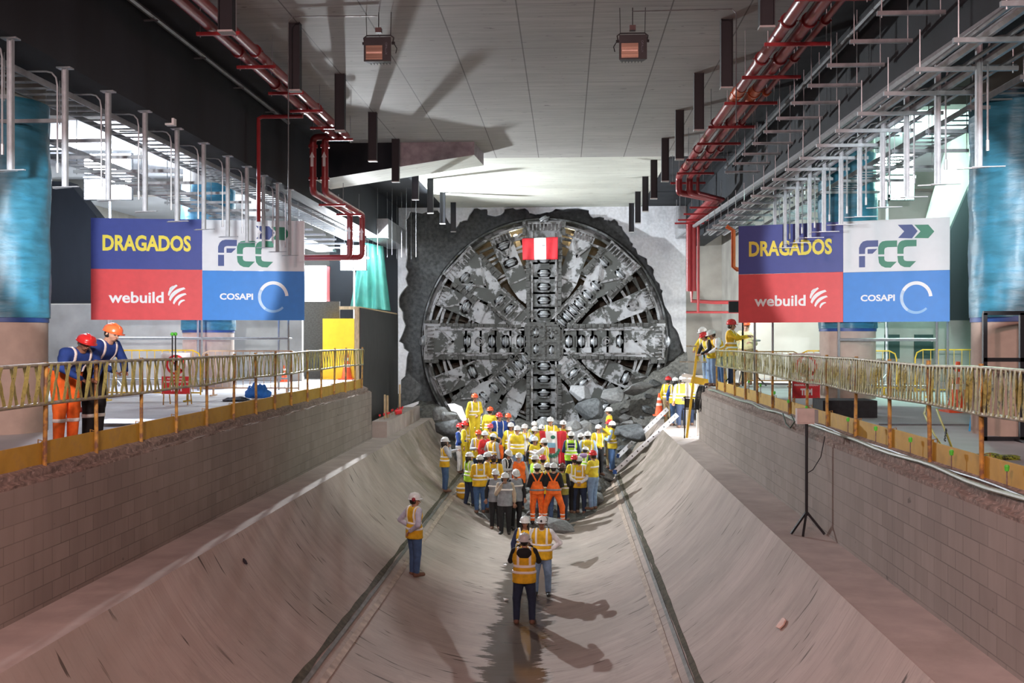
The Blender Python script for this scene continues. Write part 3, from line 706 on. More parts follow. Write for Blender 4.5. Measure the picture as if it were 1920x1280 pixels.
# ================================================================== RAILINGS
def railing(side):
    sg = -1 if side == 'left' else 1
    X = XWL - .16 if side == 'left' else XWR + .24
    if side == 'left': pxs = [83.6, 180.5, 264.7, 331, 388, 438, 480.5, 515.7, 546.5, 577, 602.8, 626.8, 648, 666, 678.6]
    else: pxs = [1841, 1744, 1668.6, 1604, 1551, 1513, 1480, 1448, 1420, 1397.6, 1377.5, 1359, 1344]
    ysx = sorted(aX(p, 700, X).y for p in pxs)
    step = ysx[1] - ysx[0]
    while ysx[0] > 4: ysx.insert(0, ysx[0] - 1.45)
    yend = ysx[-1] + .15
    root = empty('guard_railing', (X, ysx[0], ZP), 'yellow site railing woven with caution tape along the edge of the %s platform' % side, 'railing', 'site railings')
    L = lambda x, y, z: (x - X, y - ysx[0], z - ZP)
    rr = random.Random(4 if sg < 0 else 5)
    tops = [-.31 + rr.uniform(-.015, .015) for _ in ysx]; bots = [-.76 + rr.uniform(-.02, .02) for _ in ysx]
    for i, y in enumerate(ysx):
        mb = MB(); a = rr.uniform(-.02, .02); mb.tube([L(X, y, ZP - .08), L(X + a, y, -.27 + rr.uniform(-.01, .03))], .026, 8)
        mb.tube([L(X - sg * .0, y, ZP + .22), L(X + sg * .09, y + .02, ZP + .24), L(X + sg * .1, y + .03, ZP + .1)], .007, 5)
        mb.build('post', M_POST, root, smooth=True)
    for nm, zz in (('top_rail', tops), ('lower_rail', bots)):
        mb = MB(); mb.tube([L(X - sg * .035, y, z) for y, z in zip(ysx, zz)], .022, 8)
        mb.build(nm, M_RAIL, root, smooth=True)
    for i in range(len(ysx) - 1):
        y0, y1 = ysx[i], ysx[i + 1]
        mb = MB(); zt = -1.2 + rr.uniform(-.02, .02)
        mb.add([L(X + sg * .03, y0 + .01, ZP - .06), L(X + sg * .03, y1 - .01, ZP - .06), L(X + sg * .03, y1 - .01, zt), L(X + sg * .03, y0 + .01, zt),
                L(X + sg * .05, y0 + .01, ZP - .06), L(X + sg * .05, y1 - .01, ZP - .06), L(X + sg * .05, y1 - .01, zt), L(X + sg * .05, y0 + .01, zt)],
               [(0, 1, 2, 3), (7, 6, 5, 4), (0, 4, 5, 1), (1, 5, 6, 2), (2, 6, 7, 3), (3, 7, 4, 0)])
        mb.build('toe_board', M_TOE, root)
        mb = MB(); y = y0 + .05; up = True
        while y < y1 - .02:
            if side == 'left': dy = rr.uniform(.12, .16); wd = .068
            else: dy = rr.uniform(.04, .075); wd = .042
            t0 = (y - y0) / (y1 - y0); t1 = min(1, (y + dy - y0) / (y1 - y0))
            zt0 = tops[i] + (tops[i + 1] - tops[i]) * t0; zb1 = bots[i] + (bots[i + 1] - bots[i]) * t1
            zt1 = tops[i] + (tops[i + 1] - tops[i]) * t1; zb0 = bots[i] + (bots[i + 1] - bots[i]) * t0
            za, zb_ = (zb0, zt1) if up else (zt0, zb1)
            ox = .028 * (1 if up else -1); n_ = 6; vs = []
            tw = rr.uniform(-.55, .35) if side == 'right' else rr.uniform(-.25, .25)
            for k in range(n_ + 1):
                t = k / n_; yy = y + dy * t; z = za + (zb_ - za) * t
                bow = math.sin(t * math.pi) * rr.uniform(-.012, .012); ang = tw * math.sin(t * math.pi)
                hx, hy = math.sin(ang) * wd / 2, math.cos(ang) * wd / 2
                vs += [L(X - sg * .035 + ox - hx, yy - hy + bow, z), L(X - sg * .035 + ox + hx, yy + hy + bow, z)]
            mb.add(vs, [(2 * k, 2 * k + 1, 2 * k + 3, 2 * k + 2) for k in range(n_)])
            up = not up; y += dy
        o = mb.build('caution_tape', M_TAPE if side == 'left' else M_TAPE2, root); md = o.modifiers.new('thick', 'SOLIDIFY'); md.thickness = .002
    return root, ysx
rl, ysl = railing('left'); rr_, ysr = railing('right')
# railing return across the end of the right platform, bright yellow
X0 = XWR + .24; p0 = aY(1303, 650, 30.6); root = empty('access_gate_frame', (p0.x, 30.7, ZP), 'yellow ladder top with caution tape at the far end of the right railing', 'ladder')
mb = MB()
for dx in (0, .95): mb.bar((dx * .9 + (.1 if dx == 0 else 0), 0, 1.22), (dx - .0 - (.25 if dx == 0 else 0), -.1, -1.6 if dx == 0 else 0), .07, .06)
mb.build('stile', M_YEL, root)
MB().bar((-.25, 0, 1.2), (.95, 0, 1.18), .05, .05).build('top_rail', M_RAIL, root); MB().bar((-.45, 0, .72), (.95, 0, .7), .035, .035).build('lower_rail', M_RAIL, root)
MB().bar((-.1, -.02, .18), (.9, -.02, .0), .04, .2).build('toe_board', M_YEL, root)
mb = MB()
for i in range(9):
    x = .02 + i * .1; mb.bar((x, -.03, 1.18), (x + .1 * (-1) ** i * .8 + .03, -.03, .74), .05, .004, up=(0, 1, 0))
mb.build('caution_tape', mat('fresh_tape_yellow', (.80, .70, .15), .5, c2=(.12, .1, .03), thr=(.62, .66), sc2=20), root)
# ================================================================== HANGERS ON THE CEILING
def hanger(X, Y, label, group):
    root = empty('ceiling_hanger', (X, Y, ZC), label, 'steel hanger', group)
    MB().box((-.085, -.04, -1.14), (.085, .04, 0)).build('web', M_HANG, root)
    for s_ in (-1, 1):
        MB().box((min(s_ * .085, s_ * .10), -.075, -1.15), (max(s_ * .085, s_ * .10), .075, 0)).build('flange', M_HANG, root)
    MB().box((-.105, -.08, -1.175), (.105, .08, -1.15)).build('end_plate', M_HANGE, root)
    return root
def hang_row(pairs, side):
    g = 'dark steel hangers along the %s edge of the ceiling' % side; root = None
    for px, py in pairs:
        p = aZ(px, py, ZC - 1.175)
        l = 'dark steel hanger dropping from the %s edge of the concrete ceiling' % side
        if root is None: root = hanger(p.x, p.y, l, g)
        else: copy_tree(root, None, (p.x, p.y, ZC))
hang_row([(425, 62), (553, 172), (638, 247), (699, 303), (742, 342), (779, 375), (807, 400), (830, 420), (850, 435)], 'left')
hang_row([(1437, 54), (1362, 167), (1310, 246), (1274, 300), (1247, 341), (1226, 373), (1210, 397), (1196, 419), (1184, 436)], 'right')
# ceiling floodlights, unlit, black
M_REFL = mat('reflector_orange_glint', (.50, .33, .25), .25, .9, var=.3, sc_=3, stretch=(.2, 1, 12))  # orange reflection painted into the colour; these lamps are off
M_GREYLET = mat('faded_grey_print', (.16, .18, .21), .6)
def text_mesh(txt, size, extr=.004, off=0.0, sx=1.0, shear=0.0, space=1.0):
    c = bpy.data.curves.new('t', 'FONT'); c.body = txt; c.size = size; c.extrude = extr; c.offset = off; c.shear = shear; c.space_character = space
    c.align_x = 'CENTER'; c.align_y = 'CENTER'; c.resolution_u = 3
    o = bpy.data.objects.new('t', c); COL.objects.link(o)
    me = bpy.data.meshes.new_from_object(o.evaluated_get(bpy.context.evaluated_depsgraph_get())); bpy.data.objects.remove(o)
    return me
def put_text(txt, size, parent, loc, m, width=None, height=None, rot=(math.pi / 2, 0, 0), off=0.0, name='lettering', space=1.0, extr=.004):
    me = text_mesh(txt, size, extr, off, space=space)
    xs_ = [v.co.x for v in me.vertices]; ys_ = [v.co.y for v in me.vertices]
    cx, cy = (min(xs_) + max(xs_)) / 2, (min(ys_) + max(ys_)) / 2; wx = width / (max(xs_) - min(xs_)) if width else 1; wy = height / (max(ys_) - min(ys_)) if height else wx
    if not width: wx = wy
    for v in me.vertices: v.co.x = (v.co.x - cx) * wx; v.co.y = (v.co.y - cy) * wy
    me.name = name; me.materials.clear(); me.materials.append(m)
    o = bpy.data.objects.new(name, me); COL.objects.link(o); o.parent = parent; o.location = loc; o.rotation_euler = rot; return o
def flood(px, py, label, mir=1):
    Y = 16.4; p = aY(px, py, Y); sz = .43
    root = empty('ceiling_floodlight', (p.x, Y, ZC), label, 'floodlight'); zc = p.z - ZC
    L = lambda x, y, z: (x, y, zc + z)
    mb = MB(); v = [L(x, y, z) for y, k in ((-.12, 1), (.14, .82)) for x, z in ((-.225 * k, -.2 * k), (.225 * k, -.2 * k), (.225 * k, .2 * k), (-.225 * k, .2 * k))]
    mb.add(v, [(3, 2, 1, 0), (4, 5, 6, 7), (0, 1, 5, 4), (1, 2, 6, 5), (2, 3, 7, 6), (3, 0, 4, 7)])
    for i in range(7): x = -.16 + i * .053; mb.box(L(x - .006, .1, -.17), L(x + .006, .2, .17))
    mb.build('housing', M_BLKM, root)
    MB().box(L(-.19, -.132, -.175), L(.085, -.12, .06)).build('glass', M_REFL, root)
    MB().box(L(-.18, -.142, -.075), L(.075, -.134, -.05)).build('lamp_tube', mat('orange_glint_tube', (.9, .62, .5), .3), root)  # glint on the tube is plain colour, without emission
    MB().tube([L(-.235, 0, .13), L(-.25, 0, .22), L(-.2, 0, .26), L(.2, 0, .26), L(.25, 0, .22), L(.235, 0, .13)], .012, 6).build('yoke', M_BLKM, root)
    for s_ in (-1, 1): MB().tube([L(s_ * .22, 0, .13), L(s_ * .27, 0, .13)], .025, 8).build('knob', M_BLKM, root)
    put_text('OPALUX', .1, root, L(.15, -.135, 0), M_GREYLET, height=.035, width=.2, rot=(math.pi / 2, math.pi / 2, 0))
    for x in (-.2, .2): MB().tube([L(x, 0, .26), (x * 1.05, 0, 0)], .006, 5).build('rod', M_BLKM, root)
    MB().boxc(L(0, 0, .34), (.1, .1, .08)).build('junction_box', mat('brown_box', (.10, .06, .06), .6), root)
    MB().tube([L(0, 0, .38), (0, 0, 0)], .008, 5).build('stem', M_BLKM, root)
    MB().tube([L(mir * .27, -.02, .1), L(mir * .31, -.03, .03), L(mir * .29, -.03, -.05)], .008, 5).build('cable', M_BLKM, root)
    return p
fl = flood(710, 96, 'black unlit box floodlight hanging below the ceiling, the left of two')
fr = flood(1186, 92, 'black unlit box floodlight hanging below the ceiling, the right of two', -1)
def conduit(pts, r, label, name='conduit', m=None, group=None, n=7, cat='conduit'):
    pts = [Vector(p) for p in pts]; c = pts[0]
    o = MB().tube([p - c for p in pts], r, n).build(name, m or M_CONDUIT, None, smooth=True); o.location = c; return tag(o, label, cat, group)
conduit([(fl.x - .02, 16.4, ZC - .06), (-4.1, 16.4, ZC - .05), (-4.55, 16.4, ZC - .05)], .010, 'thin dark conduit across the ceiling to the left floodlight')
conduit([(-4.55, 16.42, ZC - .03), (-4.62, 16.42, ZC - .12), (-4.62, 16.42, 1.9)], .009, 'thin vertical conduit dropping beside the left hangers')
conduit([(fr.x, 16.4, ZC - .06), (2.2, 16.4, ZC - .05), (2.72, 16.4, ZC - .05), (2.78, 16.4, ZC - .12), (2.78, 16.4, ZC - 1.9)], .010, 'thin dark conduit from the right floodlight down beside the hangers')
# ================================================================== RED FIRE MAINS
def flange(mb, p, d, r, mi=0, w_=.05):
    d = Vector(d).normalized(); mb.tube([Vector(p) - d * w_ / 2, Vector(p) + d * w_ / 2], r, 12, mi)
def elbow(a, b, c, r=.16, n=5):
    "path a-b-c with a rounded corner at b"
    a, b, c = Vector(a), Vector(b), Vector(c); u = (a - b).normalized(); v = (c - b).normalized(); o = []
    for i in range(n + 1):
        t = i / n; p = b + u * r * (1 - t) ** 2 + v * r * t ** 2; o.append(p)
    return o
def arrow(parent, x, y, z, h, m, up=1):
    w_ = h * .3; poly = [(-w_ * .32, -h / 2), (w_ * .32, -h / 2), (w_ * .32, h * .12), (w_ * .6, h * .12), (0, h / 2), (-w_ * .6, h * .12), (-w_ * .32, h * .12)]
    mb = MB(); mb.prism([(a, b * up) for a, b in poly] if up > 0 else [(a, -b) for a, b in reversed(poly)], lambda u, v, d: (x + u, y + d, z + v), -.004, .004); return mb.build('flow_arrow', m, parent)
YB = 24.3; zp = 4.98
for k, (x, ex) in enumerate(((-5.66, 1.0), (-5.36, .7))):
    lab = ['outer', 'inner'][k]; r = .085
    root = empty('fire_main', (x, Y0, zp), 'big red fire main under the left side of the ceiling, %s of the pair' % lab, 'pipe'); L = lambda X, Y, Z: (X - x, Y - Y0, Z - zp)
    xd = -6.22 + k * .30; zl = 3.62; ye = 25.1 + .25 * k
    path = [(x, Y0, zp)] + elbow((x, Y0, zp), (x, YB, zp), (xd, YB, zp), .15) + elbow((x, YB, zp), (xd, YB, zp), (xd, YB, zl), .15) + elbow((xd, YB, zp), (xd, YB, zl), (xd, 30, zl), .15)
    xd2 = xd + .0; yb2 = 28.5 + .3 * k
    path += elbow((xd, YB, zl), (xd, yb2, zl), (xd, yb2, 2.0), .15) + elbow((xd, yb2, zl), (xd, yb2, 2.35 + .03 * k), (-9, yb2, 2.35), .15) + [(-8.8, yb2, 2.35 + .03 * k)]
    MB().tube([L(*p) for p in path], r, 14).build('pipe', M_RED, root, smooth=True)
    for y in [8.0, 11.2, 14.0, 17.0, 19.2, 21.3, 23.2]:
        mb = MB(); flange(mb, L(x, y, zp), (0, 1, 0), r + .03, 0, .08); mb.tube([L(x - r - .05, y, zp), L(x + r + .05, y, zp)], .012, 6); mb.build('coupling', M_RED, root, smooth=True)
    for z in (4.75, 3.95): 
        mb = MB(); flange(mb, L(xd, YB, z), (0, 0, 1), r + .03, 0, .07); mb.build('coupling', M_RED, root, smooth=True)
    arrow(root, xd - x, YB - Y0 - r - .012, 4.42 - zp, .36, M_SIGNW); arrow(root, xd - x, yb2 - Y0 - r - .012, 3.05 - zp, .36, M_SIGNW)
def bracket(x0, x1, Y, z, m, label, group, name='pipe_bracket', rod=True, h=.055, w_=.05, ztop=ZC, rods=None):
    root = empty(name, ((x0 + x1) / 2, Y, z), label, 'pipe bracket', group); hw = (x1 - x0) / 2
    mb = MB(); mb.box((-hw, -w_ / 2, -h / 2), (hw, w_ / 2, h / 2)); mb.build('channel', m, root)
    for s_ in (-1, 1):
        mb = MB(); mb.tube([(s_ * (hw - .06), 0, -h), (s_ * (hw - .06), 0, ztop - z)], .008 if rods is None else rods, 5); mb.build('threaded_rod', M_GALV, root)
    return root
b0 = None; zbr = zp - .13
for py in (-120, -30, 60, 124, 174, 208, 240, 262):
    y = abs(aZ(600, py, zbr).y)
    if b0 is None: b0 = bracket(-5.86, -5.16, y, zbr, M_REDB, 'red channel bracket carrying the pair of red mains on the left', 'red brackets under the left mains')
    else: copy_tree(b0, None, ((-5.51), y, zbr))
for y in (25.6, 27.6): copy_tree(b0, None, (-6.05, y, 3.48))
# thin red riser on the left
conduit([(-5.7, 21.4, 4.84), (-6.6, 21.4, 4.84), (-6.68, 21.4, 4.8), (-6.68, 21.4, 4.7), (-6.68, 21.4, aY(556, 415, 21.4).z)], .045, 'slim red vertical riser dropping in front of the left advertising board', 'riser_pipe', M_RED, cat='pipe')
# right: two big and one slim
ZR = 4.72; YR = 29.2
for k, (rt, r, lab) in enumerate(((.70, .095, 'innermost big'), (.765, .095, 'middle big'), (.815, .05, 'outermost slim'))):
    x = rt * ZR; root = empty('fire_main', (x, Y0, ZR), '%s red fire main of the three running under the ceiling on the right' % lab, 'pipe'); L = lambda X, Y, Z: (X - x, Y - Y0, Z - ZR)
    x2 = x + .75; path = [(x, Y0, ZR)] + elbow((x, Y0, ZR), (x, YR, ZR), (x, YR, 4.2), .15) + elbow((x, YR, ZR), (x, YR, 4.25), (x + .3, YR + .3, 4.25), .1) 
    x3 = 4.40 + .17 * k
    path += [(x3, YR + 1.0, 4.2), (x3, 35.3, 4.2)] + elbow((x3, 35, 4.2), (x3, 35.8, 4.2), (x3, 35.8, 1.0), .15) + [(x3, 35.8, 1.7 - .4 * (k == 2))]
    MB().tube([L(*p) for p in path], r, 14).build('pipe', M_RED, root, smooth=True)
    for y in [6, 9, 12.3, 15, 17.0, 19.3, 22, 25, 27.6]:
        mb = MB(); flange(mb, L(x, y, ZR), (0, 1, 0), r + .028, 0, .08); mb.tube([L(x - r - .05, y, ZR), L(x + r + .05, y, ZR)], .012, 6)
        mb.build('coupling', M_ORPIPE if abs(y - 19.3) < .1 else M_RED, root, smooth=True)
    if k < 2:
        mb = MB(); mb.tube([L(x, 18.9, ZR), L(x, 19.75, ZR)], r + .012, 12); mb.build('orange_sleeve', M_ORPIPE, root, smooth=True)
# branch at the foot of the right drop
conduit([(4.5, 35.8, 1.72), (4.5, 35.8, 1.35), (5.3, 35.8, 1.3), (6.6, 35.8, 1.3)], .07, 'red branch pipe running right from the foot of the vertical mains by the end wall', 'branch_pipe', M_RED, cat='pipe')
conduit([(4.3, 35.75, .95), (6.4, 35.8, .95), (6.7, 36.6, .95)], .045, 'lower thin red branch pipe by the end wall, below the thicker one', 'branch_pipe', M_RED, cat='pipe')
conduit([(4.72, 35.7, 4.0), (4.72, 35.7, .95)], .05, 'thin red vertical pipe beside the thick drop at the end wall', 'riser_pipe', M_RED, cat='pipe')
conduit([aY(1362, 424, 27), aY(1375, 432, 27), aY(1375, 500, 27), aY(1382, 505, 27), aY(1400, 506, 27)], .06, 'orange red pipe bending down left of the right advertising board', 'branch_pipe', M_ORPIPE, cat='pipe')
b1 = None; zbr = ZR - .13
for py in (-100, 2, 86, 147, 195, 239, 270, 300, 325, 343):
    y = abs(aZ(1300, py, zbr).y)
    if b1 is None: b1 = bracket(3.10, 4.12, y, zbr, M_REDB, 'red channel bracket carrying the three red mains on the right', 'red brackets under the right mains')
    else: copy_tree(b1, None, (3.61, y, zbr))
for y in (31.0, 32.6, 34.2, 35.2): copy_tree(b1, None, (4.35, y, 4.05))
conduit([(-6.75, Y0, 5.28), (-6.75, 24, 5.28)], .05, 'dark conduit along the top of the left black beam', group=None)
conduit([(4.78, Y0, 5.1), (4.78, 30, 5.1)], .05, 'dull conduit along the upper part of the right black beam')
bb = None
for y in (8.5, 10.2, 12, 14, 16, 18.2, 20.4, 22.6):
    if bb is None:
        bb = MB().box((-.14, -.02, -.07), (.1, .02, -.05)).build('conduit_clip', M_CONDUIT, None); bb.location = (-6.77, y, 5.28); tag(bb, 'small steel clip holding the conduit on the left black beam', 'clip', 'conduit clips on the left beam')
    else: copy_tree(bb, None, (-6.77, y, 5.28))
# dark thick cable and galvanised main beside the right beam
conduit([aX(1925, -8, 4.75), aX(1690, 150, 4.7), aX(1500, 290, 4.65), aX(1340, 398, 4.6), aX(1268, 446, 4.55)], .065, 'long galvanised steel main sloping along the right black beam', 'steel_main', M_GALV, cat='pipe')
for k, x in enumerate((4.3, 4.48, 4.66)):
    pass
# upper galvanised trapezes and their pipes, right
t0 = None
for i in range(13):
    y = 10.6 + i * 1.22
    if t0 is None: t0 = bracket(4.0, 4.86, y, 4.18, M_GALV, 'short galvanised trapeze with threaded rods, upper row on the right', 'upper galvanised trapezes on the right')
    else: copy_tree(t0, None, (4.43, y, 4.18))
# service racks under the right beam
def rack(x0, x1, Y, z, ztop, label, group):
    root = bracket(x0, x1, Y, z, M_GALV, label, group, 'service_trapeze', ztop=ztop); return root
t1 = None
for i in range(19):
    y = 9.0 + i * 1.22
    if t1 is None: t1 = rack(4.35, 5.6, y, 3.35, 3.85, 'long galvanised trapeze below the right black beam', 'lower galvanised trapezes on the right')
    else: copy_tree(t1, None, (4.975, y, 3.35))
for k, (x, r) in enumerate(((4.55, .03), (4.75, .055), (4.98, .03), (5.2, .055), (5.45, .03))):
    conduit([(x, 4, 3.38 + r), (x, 33.0, 3.38 + r)], r, ['thin conduit nearest the trough', 'thick conduit second from the trough', 'thin conduit third from the trough', 'thick conduit fourth from the trough', 'thin outermost conduit'][k] + ' on the right service trapezes', m=M_GALV if k % 2 else M_CONDUIT)
# ================================================================== DROP POSTS AND CABLE LADDERS
def drop_post(X, Y, ztop, zbot, label, group, sg):
    root = empty('drop_post', (X, Y, ztop), label, 'drop post', group); h = ztop - zbot
    mb = MB(); mb.box((-.035, -.03, -h), (-.028, .03, 0)); mb.box((.028, -.03, -h), (.035, .03, 0)); mb.box((-.03, .018, -h), (.03, .03, 0)); mb.box((-.1, -.06, -.02), (.1, .06, 0)); mb.build('channel', M_GALV, root)
    mb = MB(); x = -.11
    mb.tube([(x, 0, -h * .86), (x, 0, -.25), (x - .02, 0, -.14), (x - .08, 0, -.07), (x - .16, 0, -.05), (x - .95, 0, -.04)] if sg < 0 else [(-x, 0, -h * .86), (-x, 0, -.25), (-x + .02, 0, -.14), (-x + .08, 0, -.07), (-x + .16, 0, -.05), (-x + .95, 0, -.04)], .013, 7); mb.build('conduit', M_GALV, root, smooth=True)
    MB().tube([(sg * .11, 0, -h * .88), (sg * .11, 0, -h * .80)], .022, 8).build('box_connector', M_GALV, root)
    MB().bar((-.22, .12, -h), (.10, -.06, -h - .01), .05, .012).build('foot', M_GALV, root)
    MB().bar((-.12, -.10, -h - .015), (.26, -.14, -h - .015), .04, .012).build('foot', M_GALV, root)
    return root
d0 = d1 = None; yy = 12.35
YL_ = [aX(px, 200, -6.98).y for px in (-64, 20, 122, 203, 272, 332, 382, 427, 463, 494, 520, 543)] ; YR_ = [aX(px, 200, 5.1).y for px in (1990, 1835, 1758, 1700, 1655, 1612, 1577, 1545, 1518, 1495, 1472, 1453)]
for y in YL_:
    if d0 is None: d0 = drop_post(-6.98, y, 3.79, 2.12, 'galvanised drop post with bent conduit hanging under the left black beam', 'drop posts under the left beam', -1)
    else: copy_tree(d0, None, (-6.98, y, 3.79))
for y in YR_:
    if d1 is None: d1 = drop_post(5.1, y, 3.79, 2.12, 'galvanised drop post with conduit hanging under the right black beam', 'drop posts under the right beam', 1)
    else: copy_tree(d1, None, (5.1, y, 3.79))
def ladder_tray(x0, x1, z, y0, y1, label, dz=.09):
    root = empty('cable_ladder', ((x0 + x1) / 2, y0, z), label, 'cable ladder'); hw = (x1 - x0) / 2
    for s_ in (-1, 1): MB().box((s_ * hw - .012, 0, 0), (s_ * hw + .012, y1 - y0, dz)).build('side_rail', M_GALV, root)
    mb = MB(); mb.box((-hw, .0, .005), (-hw + .02, y1 - y0, .015)); y = .15
    while y < y1 - y0: mb.box((-hw, y, .0), (hw, y + .035, .025)); y += .35
    mb.build('rungs', M_GALV, root)
ladder_tray(-8.05, -7.45, 3.62, 2, 37, 'galvanised cable ladder running beside the left beam'); ladder_tray(-9.3, -8.6, 3.25, 2, 37, 'lower galvanised cable ladder further out on the left')
ladder_tray(6.1, 6.7, 3.45, 2, 34, 'galvanised cable ladder beyond the right service trapezes')
s0 = None
for i in range(20):
    y = 7.0 + i * 1.45
    if s0 is None: s0 = bracket(-9.4, -7.35, y, 3.2, M_GALV, 'long galvanised support channel under the left cable ladders', 'support channels under the left cable ladders', 'tray_support', ztop=4.45)
    else: copy_tree(s0, None, (-8.375, y, 3.2))
s1 = None
for i in range(14):
    y = 8.2 + i * 1.7
    if s1 is None: s1 = bracket(5.9, 7.3, y, 3.4, M_GALV, 'galvanised support channel under the right cable ladder', 'support channels under the right cable ladder', 'tray_support', ztop=4.45)
    else: copy_tree(s1, None, (6.6, y, 3.4))
# lot of thin rods hanging near the far black wall, left
rd = None
for i in range(11):
    x = -7.05 - .0 * i; px = 690 + i * 9; p = aY(px, 360, 37.5 - (i % 3))
    if p.x > -5.1: continue
    if rd is None: rd = MB().tube([(0, 0, 0), (0, 0, -2.4)], .006, 5).build('threaded_rod', M_CONDUIT, None); rd.location = (p.x, p.y, ZC); tag(rd, 'thin threaded rod hanging in front of the dark far wall on the left', 'rod', 'threaded rods by the far left wall')
    else: copy_tree(rd, None, (p.x, p.y, ZC))
o = MB().box((-.4, -2, -.35), (.4, 2.6, .35)).build('air_duct', M_GALV, None); o.location = (aY(715, 432, 37).x, 38.2, aY(715, 432, 37).z); tag(o, 'galvanised rectangular air duct hanging beyond the left mains', 'air duct')
# ================================================================== WORK LIGHT TOWERS
def lamp_tower(px, py, Y, label, zfloor, m, heads=4, hs=.55, green=False):  # heads clustered and enlarged to stand in for the lamp's glare
    p = aY(px, py, Y); root = empty('floodlight_tower', (p.x, Y + .2, zfloor), label, 'work light'); H = p.z - zfloor
    MB().tube([(0, 0, 0), (0, 0, H)], .035, 8).build('mast', M_GALV, root, smooth=True)
    for a in (90, 210, 330): MB().tube([(0, 0, .5), (math.cos(RAD(a)) * .6, math.sin(RAD(a)) * .6, .02)], .022, 6).build('leg', M_GALV, root)
    MB().box((-hs - .05, -.03, H - .03), (hs + .05, .03, H + .03)).build('cross_bar', M_GALV, root)
    for i in range(heads):
        x = (-1 if i % 2 else 1) * hs / 2; z = H + ((-1 if i // 2 else 1) * hs / 2 if heads > 2 else 0)
        if heads == 1: x = 0
        h = MB(); h.box((x - hs * .46, -.14, z - hs * .42), (x + hs * .46, -.02, z + hs * .42)); hd = h.build('lamp_head', M_BLKM, root)
        MB().box((x - hs * .42, -.155, z - hs * .38), (x + hs * .42, -.142, z + hs * .38)).build('lens', m, hd)
    return p
lamp_tower(200, 330, 28.2, 'glaring white floodlight with heads enlarged for glare behind the left cable ladders', ZP, M_GLARE, hs=.74)
lamp_tower(1668, 330, 26.4, 'glaring greenish white floodlight with heads enlarged for glare above the right advertising board', ZP, M_GLAREG, hs=.68)
lamp_tower(662, 483, 35.8, 'glaring white floodlight in front of the green tarpaulin', ZP, M_GLARE, hs=.5)
# dark housing of the lamp that lights the right ledge people, seen from behind
p = aY(1380, 577, 30.2); root = empty('floodlight_tower', (aY(1378, 577, 30.2).x + .25, 30.3, ZP), 'dark-backed floodlight on a black tripod above the people on the right platform', 'work light'); H = p.z - ZP
MB().tube([(0, 0, 0), (0, 0, H)], .03, 8).build('mast', M_BLKM, root)
for a in (90, 200, 340): MB().tube([(0, 0, .7), (math.cos(RAD(a)) * .7, math.sin(RAD(a)) * .7, .02)], .02, 6).build('leg', M_BLKM, root)
MB().box((-.42, -.05, H - .14), (.02, .06, H + .2)).build('lamp_head', M_BLKM, root)
MB().box((-.40, .06, H - .12), (.0, .075, H + .18)).build('lens', M_GLARE, root)
MB().sphere((.05, -.05, H + .03), .07, 8).build('beacon', M_YEL, root)
# ================================================================== COLUMNS
def column(cx, cy, R, label, zb=.27, ztop=4.45, wrap=True):
    root = empty('round_column', (cx, cy, ZP), label, 'column')
    def ring(z0, z1, r, nz, amp, name, m, seed):
        mb = MB(); n_ = 64; vs = []
        for j in range(nz + 1):
            z = z0 + (z1 - z0) * j / nz
            for i in range(n_):
                a = 2 * math.pi * i / n_; d = r + amp * mnoise.fractal(Vector((math.cos(a) * 3, math.sin(a) * 3, z * 1.6 + seed)), 1, 2, 4)
                vs.append((d * math.cos(a), d * math.sin(a), z - ZP))
        mb.add(vs, [(j * n_ + i, j * n_ + (i + 1) % n_, (j + 1) * n_ + (i + 1) % n_, (j + 1) * n_ + i) for j in range(nz) for i in range(n_)])
        return mb.build(name, m, root, smooth=True)
    ring(ZP, 5.5, R - .02, 2, 0, 'shaft', M_CONC, 1)
    ring(ZP, zb + .02, R + .005, 2, .0, 'protection_board', M_BEIGE, 2); ring(zb - .02, zb + .06, R + .02, 1, .0, 'blue_band', M_BLUED, 3)
    ring(zb + .05, 3.6 if wrap else 4.4, R + .035, 40, .03, 'tarpaulin', M_BLUET, 4)
    return root
RC = .64
pc = aZ(80, 809, ZP); cxl = pc.x - RC; column(cxl, pc.y, RC, 'near left round column wrapped in blue tarpaulin above beige board')
pr = aZ(1827, 812, ZP); cxr = pr.x + RC; column(cxr, pr.y, RC, 'near right round column wrapped in blue tarpaulin, behind the black frame')
y2 = 28.2; column(aY(391, 640, y2).x, y2, .71, 'second left round column in bright blue wrap behind the left advertising board', .2, wrap=False)
y2r = aX(1589, 640, cxr).y; column(cxr, y2r, RC, 'second right round column in blue wrap behind the right advertising board', .2, wrap=False)
o = MB().tube([(0, 0, 0), (0, 0, 6.4)], .36, 24).build('bare_column', mat('pale_column_paint', (.60, .60, .57), .8), None, smooth=True); p = aY(473, 640, 33.5); o.location = (p.x, 33.5, ZP); tag(o, 'slim pale round column standing behind the left board, right of the blue column', 'column')
